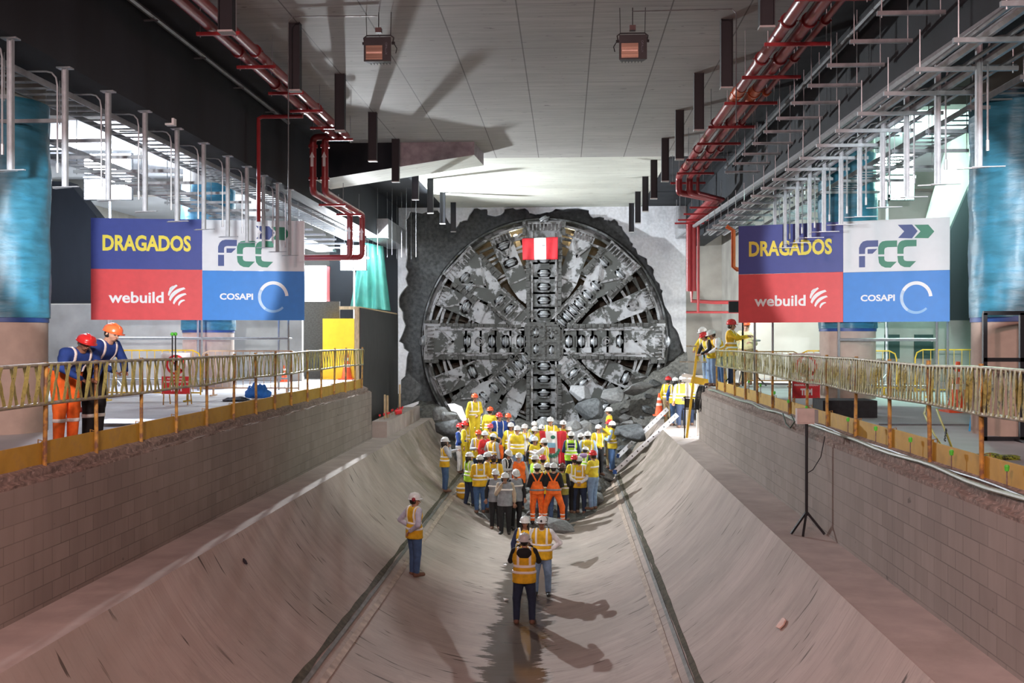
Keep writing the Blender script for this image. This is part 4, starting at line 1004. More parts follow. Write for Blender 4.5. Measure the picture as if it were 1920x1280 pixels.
# ================================================================== ADVERTISING BOARDS
def board(BLp, BRp, TLz, YLd, YRd, label, mir):
    a = aY(*BLp, YLd); b = aY(*BRp, YRd); zb = (a.z + b.z) / 2; ztop = (aY(*TLz[0], YLd).z + aY(*TLz[1], YRd).z) / 2
    W = math.hypot(b.x - a.x, b.y - a.y); H = ztop - zb; ang = math.atan2(b.y - a.y, b.x - a.x)
    root = empty('advertising_board', (a.x, a.y, ZP), label, 'advertising board', None, ang); z0 = zb - ZP
    U = lambda X: (X - 90) / 1713 * W
    V = lambda Y_: z0 + (895 - Y_) / 805 * H
    sx, sy = 972, 492
    for nm, m, x0, x1, y0, y1 in (('panel', M_BNAVY, 90, sx, sy, 90), ('panel', M_BWHITE, sx, 1803, sy + 6, 90), ('panel', M_BRED, 90, sx, 895, sy), ('panel', M_BBLUE, sx, 1803, 895, sy + 6)):
        q = MB().box((U(x0) + .002, -.03, V(y0) + .002), (U(x1) - .002, 0, V(y1) - .002)).build(nm, m, root); q['label'] = {M_BNAVY: 'navy panel', M_BWHITE: 'white panel', M_BRED: 'red panel', M_BBLUE: 'bright blue panel'}[m]
        if m is M_BNAVY: pn = q
        elif m is M_BWHITE: pw = q
        elif m is M_BRED: prd = q
        else: pb = q
    k = W / 1713; kh = H / 805; fy = -.036
    put_text('DRAGADOS', .4, pn, (U(532), fy, V(285)), M_LYEL, width=700 * k, height=128 * kh, off=.014)
    put_text('webuild', .4, prd, (U(447), fy, V(716)), M_LWHITE, width=435 * k, height=90 * kh, off=.009)
    put_text('COSAPI', .4, pb, (U(1248), fy, V(705)), M_LWHITE, width=270 * k, height=52 * kh, off=.012)
    fn = lambda u, v, d: (U(u), fy + d, V(v))
    def poly(pts, m, par, nm='logo_piece'):
        mb = MB(); mb.prism(pts, fn, -.003, .004); return mb.build(nm, m, par)
    poly([(1100, 354), (1100, 305), (1112, 275), (1132, 256), (1160, 249), (1252, 250), (1252, 300), (1172, 300), (1153, 306), (1148, 320), (1148, 354)], M_LNAVY, pw)
    poly([(1168, 318), (1245, 318), (1208, 354), (1168, 354)], M_LNAVY, pw); poly([(1100, 371), (1148, 371), (1148, 460), (1100, 460)], M_LNAVY, pw)
    for dx in (0, 150):
        poly([(1252 + dx, 362), (1252 + dx, 305), (1264 + dx, 276), (1284 + dx, 261), (1312 + dx, 256), (1400 + dx, 257), (1400 + dx, 307), (1326 + dx, 307), (1306 + dx, 313), (1300 + dx, 328), (1300 + dx, 363)], M_LGREEN, pw)
        poly([(1252 + dx, 378), (1300 + dx, 379), (1300 + dx, 402), (1308 + dx, 416), (1324 + dx, 421), (1397 + dx, 423), (1350 + dx, 469), (1306 + dx, 467), (1276 + dx, 452), (1258 + dx, 428)], M_LGREEN, pw)
    poly([(1405, 135), (1515, 137), (1558, 190), (1515, 245), (1408, 238), (1455, 188)], M_LNAVY, pw); poly([(1533, 140), (1640, 143), (1685, 198), (1640, 248), (1533, 243), (1580, 193)], M_LGREEN, pw)
    # ring, thick and pale at the top right, thin and bluish at the foot
    for (a0, a1, m) in ((5, 150, M_LWHITE), (150, 235, mat('ring_mid', (.5, .66, .86), .5)), (235, 315, M_LPALE)):
        pts_o, pts_i = [], []
        for i in range(19):
            A = RAD(a0 + (a1 - a0) * i / 18); th = 13 - 4.5 * max(0, (a0 + (a1 - a0) * i / 18 - 150) / 165)
            pts_o.append((1547 + (112 + th) * math.cos(A), 708 - (112 + th) * math.sin(A) * 1.03)); pts_i.append((1547 + (112 - th) * math.cos(A), 708 - (112 - th) * math.sin(A) * 1.03))
        poly(pts_o + pts_i[::-1], m, pb, 'logo_ring')
    # striped globe
    for i, (c0, c1, c2, wd) in enumerate((((712, 655), (742, 625), (716, 640), 7), ((703, 700), (770, 617), (712, 650), 12), ((712, 738), (832, 640), (735, 665), 15), ((742, 765), (842, 685), (765, 700), 13), ((783, 778), (832, 735), (790, 740), 9))):
        lo, hi = [], []
        for j in range(11):
            t = j / 10; x = (1 - t) ** 2 * c0[0] + 2 * t * (1 - t) * c2[0] + t * t * c1[0]; y = (1 - t) ** 2 * c0[1] + 2 * t * (1 - t) * c2[1] + t * t * c1[1]
            w2 = wd * (.35 + .65 * math.sin(math.pi * min(1, t * .75 + .12))); nx_, ny_ = .7, .7
            lo.append((x - nx_ * w2, y - ny_ * w2)); hi.append((x + nx_ * w2, y + ny_ * w2))
        poly(lo + hi[::-1], M_LWHITE, prd, 'logo_stripe')
    # scaffold behind and below
    for X in ((215, 962, 1668) if not mir else (225, 935, 1705)):
        MB().tube([(U(X), .08, 0), (U(X), .08, z0 + H * .8)], .028, 8).build('scaffold_standard', M_GALV, root, smooth=True)
    for X in ((145, 880, 1560) if not mir else (330, 1100, 1790)):
        MB().tube([(U(X), 1.0, 0), (U(X), 1.0, z0 + H * .6)], .028, 8).build('scaffold_standard', M_GALV, root, smooth=True)
    MB().tube([(U(215 if not mir else 935), .08, V(1042 if not mir else 1035)), (U(1668 if not mir else 1705), .08, V(1042 if not mir else 1035))], .035, 8).build('scaffold_ledger', M_GALV, root, smooth=True)
    MB().tube([(U(215), .08, .35), (U(1668), .08, .35)], .024, 8).build('scaffold_ledger', M_GALV, root, smooth=True)
    for X in (215, 1668): MB().tube([(U(X), .08, V(1042)), (U(X), 1.0, V(1042))], .024, 8).build('scaffold_ledger', M_GALV, root, smooth=True)
    return root
board((171, 600), (571, 600), ((170, 408), (571, 415)), 25.5, 26.5, 'left advertising board of four coloured logo panels on a scaffold', False)
board((1385, 603), (1781, 605), ((1385, 421), (1781, 410)), 24.2, 22.6, 'right advertising board of four coloured logo panels on a scaffold', True)
# ================================================================== LOOSE THINGS ON THE PLATFORMS
def barricade(x0, x1, Y, h, label, m, ang=0.0, hoop=True):
    W = x1 - x0; root = empty('crowd_barrier', (x0, Y, ZP), label, 'barrier', 'steel crowd barriers', ang); r = .017
    MB().tube([(0, 0, .15), (0, 0, h - .2), (.04, 0, h - .07), (.18, 0, h), (W - .18, 0, h), (W - .04, 0, h - .07), (W, 0, h - .2), (W, 0, .15)], r, 7).build('hoop', m, root, smooth=True)
    MB().tube([(0, 0, .2), (W, 0, .2)], r, 7).build('bottom_rail', m, root, smooth=True)
    n_ = int(W / .17)
    for i in range(1, n_):
        x = W * i / n_; MB().tube([(x, 0, .2), (x, 0, h)], .008, 5).build('bar', m, root, smooth=True)
    for x in (.3, W - .3):
        MB().bar((x, -.22, .02), (x, .22, .02), .04, .03).bar((x, 0, .02), (x, 0, .2), .04, .04).build('foot', m, root)
    del root['group']; return root
q = aZ(176, 752, ZP); q2 = aY(376, 700, q.y); barricade(q.x, q2.x, q.y, 1.16, 'yellow crowd barrier on the left platform behind the small red and white sign', M_YEL)
M_PEACH = mat('peach_paint', (.72, .50, .33), .5)
q = aZ(378, 742, ZP); q2 = aY(560, 700, q.y); barricade(q.x, q2.x, q.y, 1.12, 'pale peach crowd barrier on the left platform, right of the yellow one', M_PEACH)
q = aZ(1500, 741, ZP); q2 = aY(1681, 700, q.y); barricade(q.x, q2.x, q.y, 1.12, 'yellow crowd barrier under the right advertising board', M_YEL)
q = aZ(1716, 746, ZP); q2 = aY(1862, 700, q.y); barricade(q.x, q2.x, q.y, 1.16, 'yellow crowd barrier ending at the near right column', M_YEL)
q = aZ(1400, 726, ZP); q2 = aY(1500, 700, q.y); barricade(q.x, q2.x, q.y, 1.05, 'orange crowd barrier at the far end, beside the person in pale yellow', mat('orange_rust_paint', (.5, .25, .08), .6))
def sign(px0, px1, pyt, pyb, Y, label, rot=0.0):
    a = aY(px0, pyb, Y); b = aY(px1, pyt, Y); W = b.x - a.x; H = b.z - a.z; z0 = a.z - ZP
    root = empty('warning_sign', (a.x, Y, ZP), label, 'sign', None, rot)
    pn = MB().box((0, -.012, z0), (W, .012, z0 + H)).build('panel', M_SIGNW, root)
    rd = MB().box((.01, -.016, z0 + .01), (W - .01, -.0125, z0 + H * .43)).build('red_field', M_SIGNR, pn)
    cx, cz, R_ = W / 2, z0 + H * .71, H * .24
    mb = MB(); n_ = 28
    for i in range(n_):
        p0, p1 = 2 * math.pi * i / n_, 2 * math.pi * (i + 1) / n_
        q = [(cx + r * math.cos(a_), y, cz + r * math.sin(a_)) for a_ in (p0, p1) for r in (R_ * .78, R_) for y in (-.016, -.0125)]
        mb.add(q, [(0, 1, 3, 2), (4, 6, 7, 5), (0, 4, 5, 1), (2, 3, 7, 6), (0, 2, 6, 4), (1, 5, 7, 3)])
    mb.bar((cx - R_ * .62, -.0145, cz + R_ * .62), (cx + R_ * .62, -.0145, cz - R_ * .62), .003, R_ * .2, up=(.7, 0, .7)); mb.build('prohibition_ring', M_SIGNR, pn)
    mb = MB(); mb.sphere((cx, -.0155, cz + R_ * .42), R_ * .13, 6, (1, .1, 1)); mb.box((cx - R_ * .16, -.0160, cz - R_ * .15), (cx + R_ * .16, -.0130, cz + R_ * .27)); mb.box((cx - R_ * .13, -.0160, cz - R_ * .6), (cx - R_ * .02, -.0130, cz - R_ * .12)); mb.box((cx + R_ * .02, -.0160, cz - R_ * .6), (cx + R_ * .13, -.0130, cz - R_ * .12)); mb.build('walking_figure', M_BLKM, pn)
    put_text('ACCESO PARA', .1, pn, (W / 2, -.018, z0 + H * .375), M_LWHITE, width=W * .62, height=H * .04, off=.003)
    put_text('PERSONAL AUTORIZADO', .1, pn, (W / 2, -.018, z0 + H * .30), M_LWHITE, width=W * .86, height=H * .045, off=.003)
    put_text('TBM', .1, pn, (W / 2, -.018, z0 + H * .15), M_LWHITE, width=W * .42, height=H * .15, off=.006)
    for x in (.08, W - .08): MB().bar((x, .03, z0 + H * .9), (x, .28, 0), .02, .02).build('rear_leg', M_POST, root)
    for x in (.05, W - .05): MB().bar((x, .0, z0 + .1), (x, -.03, 0), .02, .02).build('front_leg', M_POST, root)
    return root
sign(303, 357, 661, 739, 21.0, 'white and red restricted-access sign standing before the left yellow barrier')
sign(1485, 1538, 662, 747, 20.6, 'white and red restricted-access sign half hidden behind the right taped railing')
def cone(x, y, z, h, label, n_=2):
    root = empty('traffic_cone', (x, y, z), label, 'cone'); r = h * .2
    MB().lathe([(r, .03), (r * .2, h), (r * .12, h)], (0, 0, 0), 16).build('body', M_CONE, root, smooth=True)
    MB().box((-r * 1.35, -r * 1.35, 0), (r * 1.35, r * 1.35, .035)).build('base', M_CONE, root)
    for k in range(n_):
        z0 = h * (.45 + .24 * k); z1 = z0 + h * .11; rr_ = lambda zz: r + (r * .2 - r) * (zz - .03) / (h - .03) + .004
        MB().lathe([(rr_(z0), z0), (rr_(z1), z1)], (0, 0, 0), 16).build('white_band', M_CONEW, root, smooth=True)
    return root
q = aZ(1796, 772, ZP); cone(q.x, q.y, ZP, .98, 'tall orange cone with white band behind the right railing, near the column')
q = aY(1236, 779, 35.6); cone(q.x, q.y, q.z, .80, 'orange cone with white bands on the rubble left of the people on the right ledge')
q = aZ(1513, 718, ZP); cone(q.x, q.y, ZP, .9, 'far orange cone behind the right restricted-access sign')
q = aZ(533, 716, ZP); cone(q.x, q.y, ZP, .55, 'small orange cone beyond the left scaffold legs')
q = aZ(650, 711, ZP); cone(q.x, q.y, ZP, .95, 'orange cone in front of the yellow panel on the left')
# black frame by the near right column
q = aZ(1846, 826, ZP); root = empty('black_steel_frame', (q.x, q.y, ZP), 'black welded frame of square tube in front of the near right column', 'frame'); h = 1.78
def fr_(name, a, b, w_=.055): MB().bar(a, b, w_, w_).build(name, M_BLKM, root)
for x in (0, .5, 1.0): fr_('upright', (x, 0, 0), (x, 0, h))
for z in (.03, 1.13, h): fr_('crossbar', (-.02, 0, z), (1.02, 0, z))
fr_('foot', (.42, 0, -.0), (.42, -.5, .02)); fr_('foot', (.42, -.5, .02), (1.0, -.5, .02)); fr_('foot', (1.0, -.5, .02), (1.0, 0, .02))
a = aZ(1543, 783, ZP); b = aY(1645, 760, a.y)
o = MB().box((0, 0, 0), (b.x - a.x, .75, .31)).build('black_box', mat('charcoal_foam', (.03, .032, .036), .9, var=.2, sc_=12), None); o.location = (a.x, a.y, ZP); tag(o, 'low charcoal black block on the right platform floor', 'box')
a = aZ(1650, 797, ZP); o = MB().box((0, 0, 0), (1.9, .06, .025)).build('floor_strip', M_CONDUIT, None); o.location = (a.x, a.y, ZP); tag(o, 'dark metal strip lying across the right platform floor', 'strip')
a = aZ(205, 799, ZP); o = MB().box((-.42, 0, 0), (.42, .9, .05)).build('ribbed_mat', M_GALV, None); o.location = (a.x, a.y, ZP); tag(o, 'grey ribbed plate on the left platform floor right of the black trousers', 'plate')
# tripod with a connection box on the right ledge
q = aZ(1548, 1000, ZL); q.x = min(q.x, XWR - .28); H = aY(1546, 780, q.y).z - ZL
root = empty('tripod_stand', (q.x, q.y, ZL), 'black tripod stand with a pale connection box on the right ledge', 'stand')
MB().tube([(0, 0, .28), (0, 0, H - .1)], .024, 10).build('pole', M_BLKM, root, smooth=True)
for x, y in ((-.26, -.10), (-.12, -.28), (.25, -.12)): MB().bar((0, 0, .34), (x, y, .012), .032, .032).build('leg', M_BLKM, root)
bx = MB().box((-.16, -.06, H - .12), (.11, .06, H + .12)).build('connection_box', mat('pinkish_plastic', (.50, .40, .37), .5), root); MB().box((-.14, -.07, H - .10), (.09, -.06, H + .10)).build('lid', mat('pinkish_plastic', (.50, .40, .37)), bx)
MB().box((.11, -.05, H - .10), (.17, .05, H + .1)).build('side_gland', mat('grey_plastic', (.25, .24, .24)), bx)
MB().tube([(.02, 0, .95), (.1, .0, 1.0), (.22, .0, 1.2), (.28, 0, 1.5), (.28, .02, H - .32)], .007, 5).build('cable', M_BLKM, root)
# white perforated rails of the laid ladder
def lrail(a, b, Y0_, Y1_, label):
    p = aY(*a, Y0_); q = aY(*b, Y1_); d = q - p; root = empty('ladder_rail', p, label, 'ladder')
    MB().bar((0, 0, 0), d, .035, .15, up=(0, 0, 1)).build('rail', mat('white_aluminium', (.78, .80, .84), .4, .2), root)
    n_ = 12; L = d.length; u = d.normalized()
    for i in range(n_):
        c = u * (L * (i + .5) / n_) + Vector((-.0, -.022, 0)); MB().tube([c, c + Vector((0, .006, 0))], .024, 8).build('rung_end', M_BLKM, root)
    MB().boxc(u * .05, (.14, .06, .14)).build('blue_foot', mat('blue_plastic', (.02, .10, .38), .5), root)
lrail((1151, 886), (1270, 777), 34.0, 33.6, 'nearer white perforated rail of the ladder leaning on the right slope'); lrail((1158, 856), (1252, 766), 36.0, 35.2, 'farther white perforated rail of the ladder leaning on the right slope')
# trestles behind the end of the right wall
Yt = 31.6; p = aY(1302, 830, Yt)
root = empty('white_trestle', (p.x, Yt, ZL), 'white timber trestle under the yellow ladder, brightly lit at the wall end', 'trestle')
for x in (-.22, .1, .38): MB().bar((x, 0, 0), (x, 0, 1.9), .07, .09).build('leg', M_WHITE, root)
for z in (1.15, 1.75, 1.9): MB().bar((-.4, -.05, z), (.55, -.05, z - .08), .05, .10).build('crosspiece', M_WHITE, root)
MB().bar((-.3, .1, 1.95), (.6, .1, 1.75), .4, .03).build('platform_board', M_WHITE, root)
p = aY(1322, 830, 30.75); root = empty('black_trestle', (p.x, 30.8, ZL), 'black metal trestle with two dark panels at the end of the right block wall', 'trestle')
MB().bar((0, 0, 0), (-.05, 0, 1.5), .045, .045).build('leg', M_BLKM, root); MB().bar((-.62, 0, 0), (-.6, 0, 1.3), .04, .04).build('leg', M_BLKM, root)
for z in (.9, 1.26): MB().bar((-.66, 0, z), (0, 0, z), .035, .035).build('rail', M_BLKM, root)
for x in (-.6, -.28): MB().box((x, -.02, .93), (x + .27, .0, 1.22)).build('dark_panel', M_BLKM, root)
mb = MB(); rr = random.Random(8)
for i in range(16):
    x = rr.uniform(-.12, .12); y = rr.uniform(-.1, .1); mb.tube([(x, y, .1), (x * 1.5 - .04, y - .06, -.1), (x * 1.3 - .1, y - .1, -.35), (x - .12, y - .08, -.55 - rr.uniform(0, .15))], .014, 5)
o = mb.build('cable_bundle', M_BLKM, None); o.location = (XWR + .06, 30.15, -1.52); tag(o, 'bunch of black cables hanging over the far end of the right wall', 'cables', kind='stuff')
# concrete kerb, stakes, red plastic, left
root = empty('concrete_kerb', (XWL - .0, 30.5, ZL), 'pale concrete kerb on the ledge beyond the end of the left wall', 'kerb')
MB().box((-.05, 0, 0), (.42, 3.3, .5)).build('kerb_block', M_LEDGE, root); MB().box((-.05, 3.34, 0), (.42, 7.0, .52)).build('kerb_block', M_LEDGE, root)
for k, (y, h, x) in enumerate(((1.4, .75, .1), (1.5, .72, .17), (4.2, .95, .12))):
    o = MB().box((-.03, -.02, 0), (.03, .02, h)).build('timber_stake', M_WOOD, None); o.location = (XWL + x, 30.5 + y, ZL + .5); tag(o, ['short timber stake on the left kerb, nearest', 'short timber stake on the left kerb, close beside the nearest', 'tallest timber stake on the left kerb, farthest'][k], 'stake')
rr = random.Random(3); r0 = None
for k in range(16):
    x, y = XWL + .05 + rr.uniform(0, .3), 30.9 + k * .26
    if r0 is None:
        mb = MB()
        mb.tube([(0, 0, 0), (0, 0, .14)], .006, 5); o = r0 = mb.build('rebar_stub', M_POST, None); MB().tube([(0, 0, .13), (0, 0, .19)], .03, 8).build('red_cap', mat('red_plastic', (.7, .03, .04), .4), o); o.location = (x, y, ZL + .5); tag(o, 'rebar stub with red plastic cap standing on the left kerb', 'rebar stub', 'red-capped rebar stubs on the left kerb')
    else: copy_tree(r0, None, (x, y, ZL + .5))
o = MB().tube([(0, 0, 0), (.18, .1, .02)], .09, 12).build('red_roll', mat('red_plastic', (.7, .03, .04), .4), None); o.location = (XWL + .25, 33.0, ZL + .6); tag(o, 'fat red plastic roll lying on the left kerb', 'roll')
# formwork, panels and tarpaulin at the far left
M_PLY2 = mat('dark_patterned_panel', (.035, .035, .034), .8, var=.5, sc_=14, stretch=(1, 1, 2.2))
root = empty('plywood_partition', (-6.44, 31.0, ZL), 'tall black film-faced plywood partition left of the broken opening', 'partition')
MB().bar((0, 0, 2.0), (-.32, 8.9, 2.0), .04, 4.05).build('sheet', M_PLY, root); MB().box((-.16, -.1, 1.55), (-.02, .02, 4.05)).build('timber_post', M_WOOD, root); MB().bar((-.05, .1, 4.04), (-.38, 8.9, 4.06), .08, .05).build('top_batten', M_WOOD, root)
def panel(px0, px1, pyt, pyb, Y, m, name, label, cat='panel', th=.06, lay=None):
    a = aY(px0, pyb, Y); b = aY(px1, pyt, Y); o = MB().box((0, 0, 0), (b.x - a.x, th, b.z - a.z)).build(name, m, None); o.location = a; o['label'] = label; o['category'] = cat; return o
panel(605, 664, 597, 712, 34.6, mat('yellow_panel', (.78, .46, .01), .6, var=.06), 'yellow_panel', 'bright yellow upright panel at the far end of the left platform')
panel(570, 637, 565, 713, 34.9, M_PLY2, 'patterned_sheet', 'dark sheet with slanted pattern beside the bright yellow panel')
panel(572, 612, 498, 712, 36.8, M_WHITE, 'white_sheet', 'brilliantly lit white panel above the dark slanted pattern'); panel(612, 618, 500, 712, 36.8, M_RED, 'red_strip', 'red upright strip at the right of the lit white panel', 'strip')
panel(636, 668, 574, 580, 33.5, M_WOOD, 'timber_beam', 'pale timber beam on top of the yellow panel', 'beam', .1)
panel(618, 662, 470, 705, 38.6, M_BLACK, 'dark_backdrop', 'dark wall panel between the lit white panel and the green tarpaulin')
Yg = 38.3; TLg, TRg, BLg, BRg = aY(676, 455, Yg), aY(719, 462, Yg), aY(657, 574, Yg), aY(731, 582, Yg); mb = MB(); c0 = TLg.copy(); vs = []
for i in range(41):
    for j in range(21):
        s_, t = i / 40, j / 20; p = TLg.lerp(TRg, s_).lerp(BLg.lerp(BRg, s_), t); p = p + Vector((0, (math.sin(s_ * 26) * .07 + math.sin(s_ * 11 + t * 3) * .08) * (.3 + t) - .45 * (1 - t) * math.sin(s_ * 3.14), 0)); vs.append(p - c0)
mb.add(vs, [(i * 21 + j, i * 21 + j + 1, (i + 1) * 21 + j + 1, (i + 1) * 21 + j) for i in range(40) for j in range(20)]); o = mb.build('green_tarpaulin', M_GREENT, None, smooth=True); o.location = c0; md = o.modifiers.new('thick', 'SOLIDIFY'); md.thickness = .01; tag(o, 'tall green tarpaulin hanging behind the black plywood partition', 'tarpaulin')
# concrete parapet, dark stair flank left; stair flank right
st = lambda o: struct(o)
a = aY(78, 690, 30.0); b = aY(345, 570, 30.0); st(MB().box((a.x - 3, 30, ZP), (b.x, 30.3, b.z)).build('wall_left_parapet', M_CONC))
a = aY(85, 568, 30.6); b = aY(172, 340, 30.6)
mb = MB(); fn = lambda u, v, d: (u, d, v); pl = [(a.x - 3, a.z), (b.x + .4, a.z), (b.x + .15, aY(172, 405, 30.6).z), (b.x - .75, b.z), (a.x - 3, b.z + .15)]; mb.prism(pl, fn, 30.6, 31.2); st(mb.build('wall_left_stair_flank', M_BLACK))
a = aY(345, 700, 31.0); b = aY(560, 600, 31.5); st(MB().box((a.x, 33.0, ZP), (aY(566, 640, 33).x, 33.2, 2.2)).build('wall_left_room', M_CONC))
mb = MB(); Yq = 27.2; pts = [aY(px, py, Yq) for px, py in ((1652, 716), (1652, 470), (1726, 470), (1792, 240), (1900, 190), (1900, 716))]
mb.prism([(p.x, p.z) for p in pts], fn, Yq, Yq + .35); st(mb.build('wall_right_stair_flank', M_CONC))
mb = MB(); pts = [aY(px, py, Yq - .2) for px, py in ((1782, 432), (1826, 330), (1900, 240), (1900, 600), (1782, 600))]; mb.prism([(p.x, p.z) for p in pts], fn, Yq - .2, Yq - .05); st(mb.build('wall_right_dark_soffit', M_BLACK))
for k, (p0, p1) in enumerate(((1648, 1687), (1715, 1750))):
    panel(p0, p1, 627, 672, Yq - .1, mat('dark_green_panel', (.02, .05, .045), .5), 'dark_hatch', ['dark green hatch in the wall under the right board, left one', 'dark green hatch in the wall under the right board, right one'][k], 'hatch', .05)
panel(1636, 1658, 605, 672, Yq - .3, M_CONCW, 'pale_pillar', 'narrow pale pillar seen below the right advertising board', 'pillar', .2)
# left lower cable trays seen far, junction boxes
for k, (px, py, Y) in enumerate(((320, 229, 17.2),)):
    p = aY(px, py, Y); o = MB().boxc((0, 0, 0), (.16, .12, .12)).build('junction_box', M_WHITE, None); o.location = p; tag(o, 'white junction box under the left black beam', 'junction box')
# blue sheets and bags
def heap_cloth(px, py, Z, w_, d_, h, m, name, label, seed):
    p = aZ(px, py, Z); rr = random.Random(seed); mb = MB(); n_ = 16; vs = []
    for i in range(n_ + 1):
        for j in range(n_ + 1):
            u, v = i / n_ * 2 - 1, j / n_ * 2 - 1; r = max(0, 1 - (u * u + v * v)); z = h * r ** .6 * (.65 + .7 * abs(mnoise.noise(Vector((u * 2.5 + seed, v * 2.5, 0)))))
            k = 1 + .15 * mnoise.noise(Vector((u * 2, v * 2, seed))); vs.append((u * w_ * k * (1 if r > 0 else .8), v * d_ * k * (1 if r > 0 else .8), z + .004))
    mb.add(vs, [(i * (n_ + 1) + j, (i + 1) * (n_ + 1) + j, (i + 1) * (n_ + 1) + j + 1, i * (n_ + 1) + j + 1) for i in range(n_) for j in range(n_)]); o = mb.build(name, m, None, smooth=True); o.location = p; md = o.modifiers.new('thick', 'SOLIDIFY'); md.thickness = .006; tag(o, label, 'sheet'); return o
M_BSH = mat('bright_blue_sheet', (.02, .17, .62), .5, var=.2); M_BRAG = mat('teal_blue_rag', (.03, .16, .25), .7, var=.3)
heap_cloth(483, 745, ZP, .34, .25, .38, M_BSH, 'blue_sheet', 'crumpled bright blue sheet heaped on the left platform', 2); heap_cloth(445, 752, ZP, .38, .2, .10, M_BLKM, 'black_sheet', 'flat black sheet beside the bright blue one', 5)
heap_cloth(12, 812, ZP, .30, .16, .10, M_BRAG, 'blue_rag', 'teal blue rag lying at the foot of the near left column', 7); heap_cloth(66, 808, ZP, .07, .1, .12, M_BRAG, 'blue_rag', 'small teal blue rag at the right edge of the near left column', 8)
heap_cloth(160, 772, ZP, .16, .16, .12, M_RED, 'red_bag', 'red bag on the floor behind the worker in black trousers', 9)
o = heap_cloth(1852, 860, ZP, .42, .14, .07, mat('tape_heap_lime', (.38, .46, .05), .5, c2=(.05, .05, .02), thr=(.5, .55), sc2=18), 'tape_heap', 'tangle of lime yellow tape on the right platform floor', 11)
a = aY(1816, 700, 15.9); o = MB().tube([(0, 0, 0), (.03, 0, .3), (.0, 0, .9), (.06, .0, 1.1)], [.10, .09, .06, .02], 8).build('blue_bundle', mat('light_blue_plastic', (.05, .38, .75), .4), None, smooth=True); o.location = (a.x - .02, 15.6, ZP); tag(o, 'bundle of light blue plastic standing left of the near right column', 'bundle')
# loose tape hanging from the right railing
for k, (pts, txt) in enumerate(((((1739, 760), (1733, 775), (1742, 795), (1752, 815), (1768, 838)), 'left'), (((1756, 765), (1765, 790), (1776, 815), (1786, 842)), 'right'))):
    yy = ysr[1] - .12 if len(ysr) > 1 else 14; mb = MB(); c = aX(*pts[0], XWR + .32); vs = []
    P3 = [aX(px, py, XWR + .34 + .05 * k) for px, py in pts]
    for i, p in enumerate(P3): vs += [p - c + Vector((0, .035, .0)), p - c - Vector((0, .035, .0))]
    mb.add(vs, [(2 * i, 2 * i + 1, 2 * i + 3, 2 * i + 2) for i in range(len(P3) - 1)]); o = mb.build('loose_tape', mat('lime_tape', (.55, .58, .12), .5, var=.2), None, smooth=True); o.location = c; md = o.modifiers.new('thick', 'SOLIDIFY'); md.thickness = .003
    tag(o, 'loose caution tape dangling from the right railing, the %s strand of two' % txt, 'tape')
    if k: put_text('OBRAS', .1, o, P3[2] - c + Vector((-.02, 0, 0)), M_BLKM, width=.16, height=.045, rot=(math.pi / 2, math.pi / 2 + .3, -math.pi / 2), off=.003)
# rebar stubs with green caps, right coping
r0 = None; M_GCAP = mat('green_cap', (.10, .62, .06), .5)
for px, py in ((1404, 715), (1426, 722), (1452, 736), (1478, 752), (1512, 764), (1590, 786), (1642, 803), (1707, 824), (1784, 848), (1888, 877)):
    p = aX(px, py, XWR + .18)
    if r0 is None:
        r0 = MB().tube([(0, 0, -.26), (0, 0, 0)], .007, 5).build('rebar_stub', M_COP, None); MB().tube([(0, 0, -.03), (0, 0, .015), (0, 0, .03)], [.02, .026, .016], 8).build('green_cap', M_GCAP, r0); r0.location = p; tag(r0, 'rebar stub with bright green cap along the right coping', 'rebar stub', 'green-capped rebar stubs on the right coping')
    else: copy_tree(r0, None, (p.x, p.y, p.z))
for k, px in enumerate((323, 329)):
    p = aX(px, 628, XWL - .16); o = MB().tube([(0, 0, -.55), (0, 0, 0)], .010, 6).build('rod', M_BLKM, None); MB().sphere((0, 0, .015), .03, 6).build('green_cap', M_GCAP, o); o.location = p; tag(o, 'black rod with green cap tied to the left railing, the %s of two' % ('left', 'right')[k], 'rod')
conduit([(XWR + .10 + .03 * math.sin(y * 1.7), y, -1.455 + .012 * math.sin(y * 2.3)) for y in np.arange(4, 29.5, .5)], .024, 'pale green hose lying along the right coping', 'hose', mat('pale_green_hose', (.26, .32, .26), .4), cat='hose')
conduit([(XWR + .15 + .03 * math.sin(y * 1.1 + 2), y, -1.445 + .01 * math.sin(y * 2)) for y in np.arange(4, 29.5, .5)], .016, 'thinner grey hose lying beside the green one on the right coping', 'hose', M_CONDUIT, cat='hose')
conduit([aX(1468, 775, XWR - .03), aX(1474, 795, XWR - .05), aX(1482, 802, XWR - .05), aX(1490, 790, XWR - .03), aX(1484, 778, XWR - .02)], .012, 'dark green cord looped over the top of the right wall', 'cord', mat('dark_green_cord', (.03, .06, .04), .6), cat='cord')
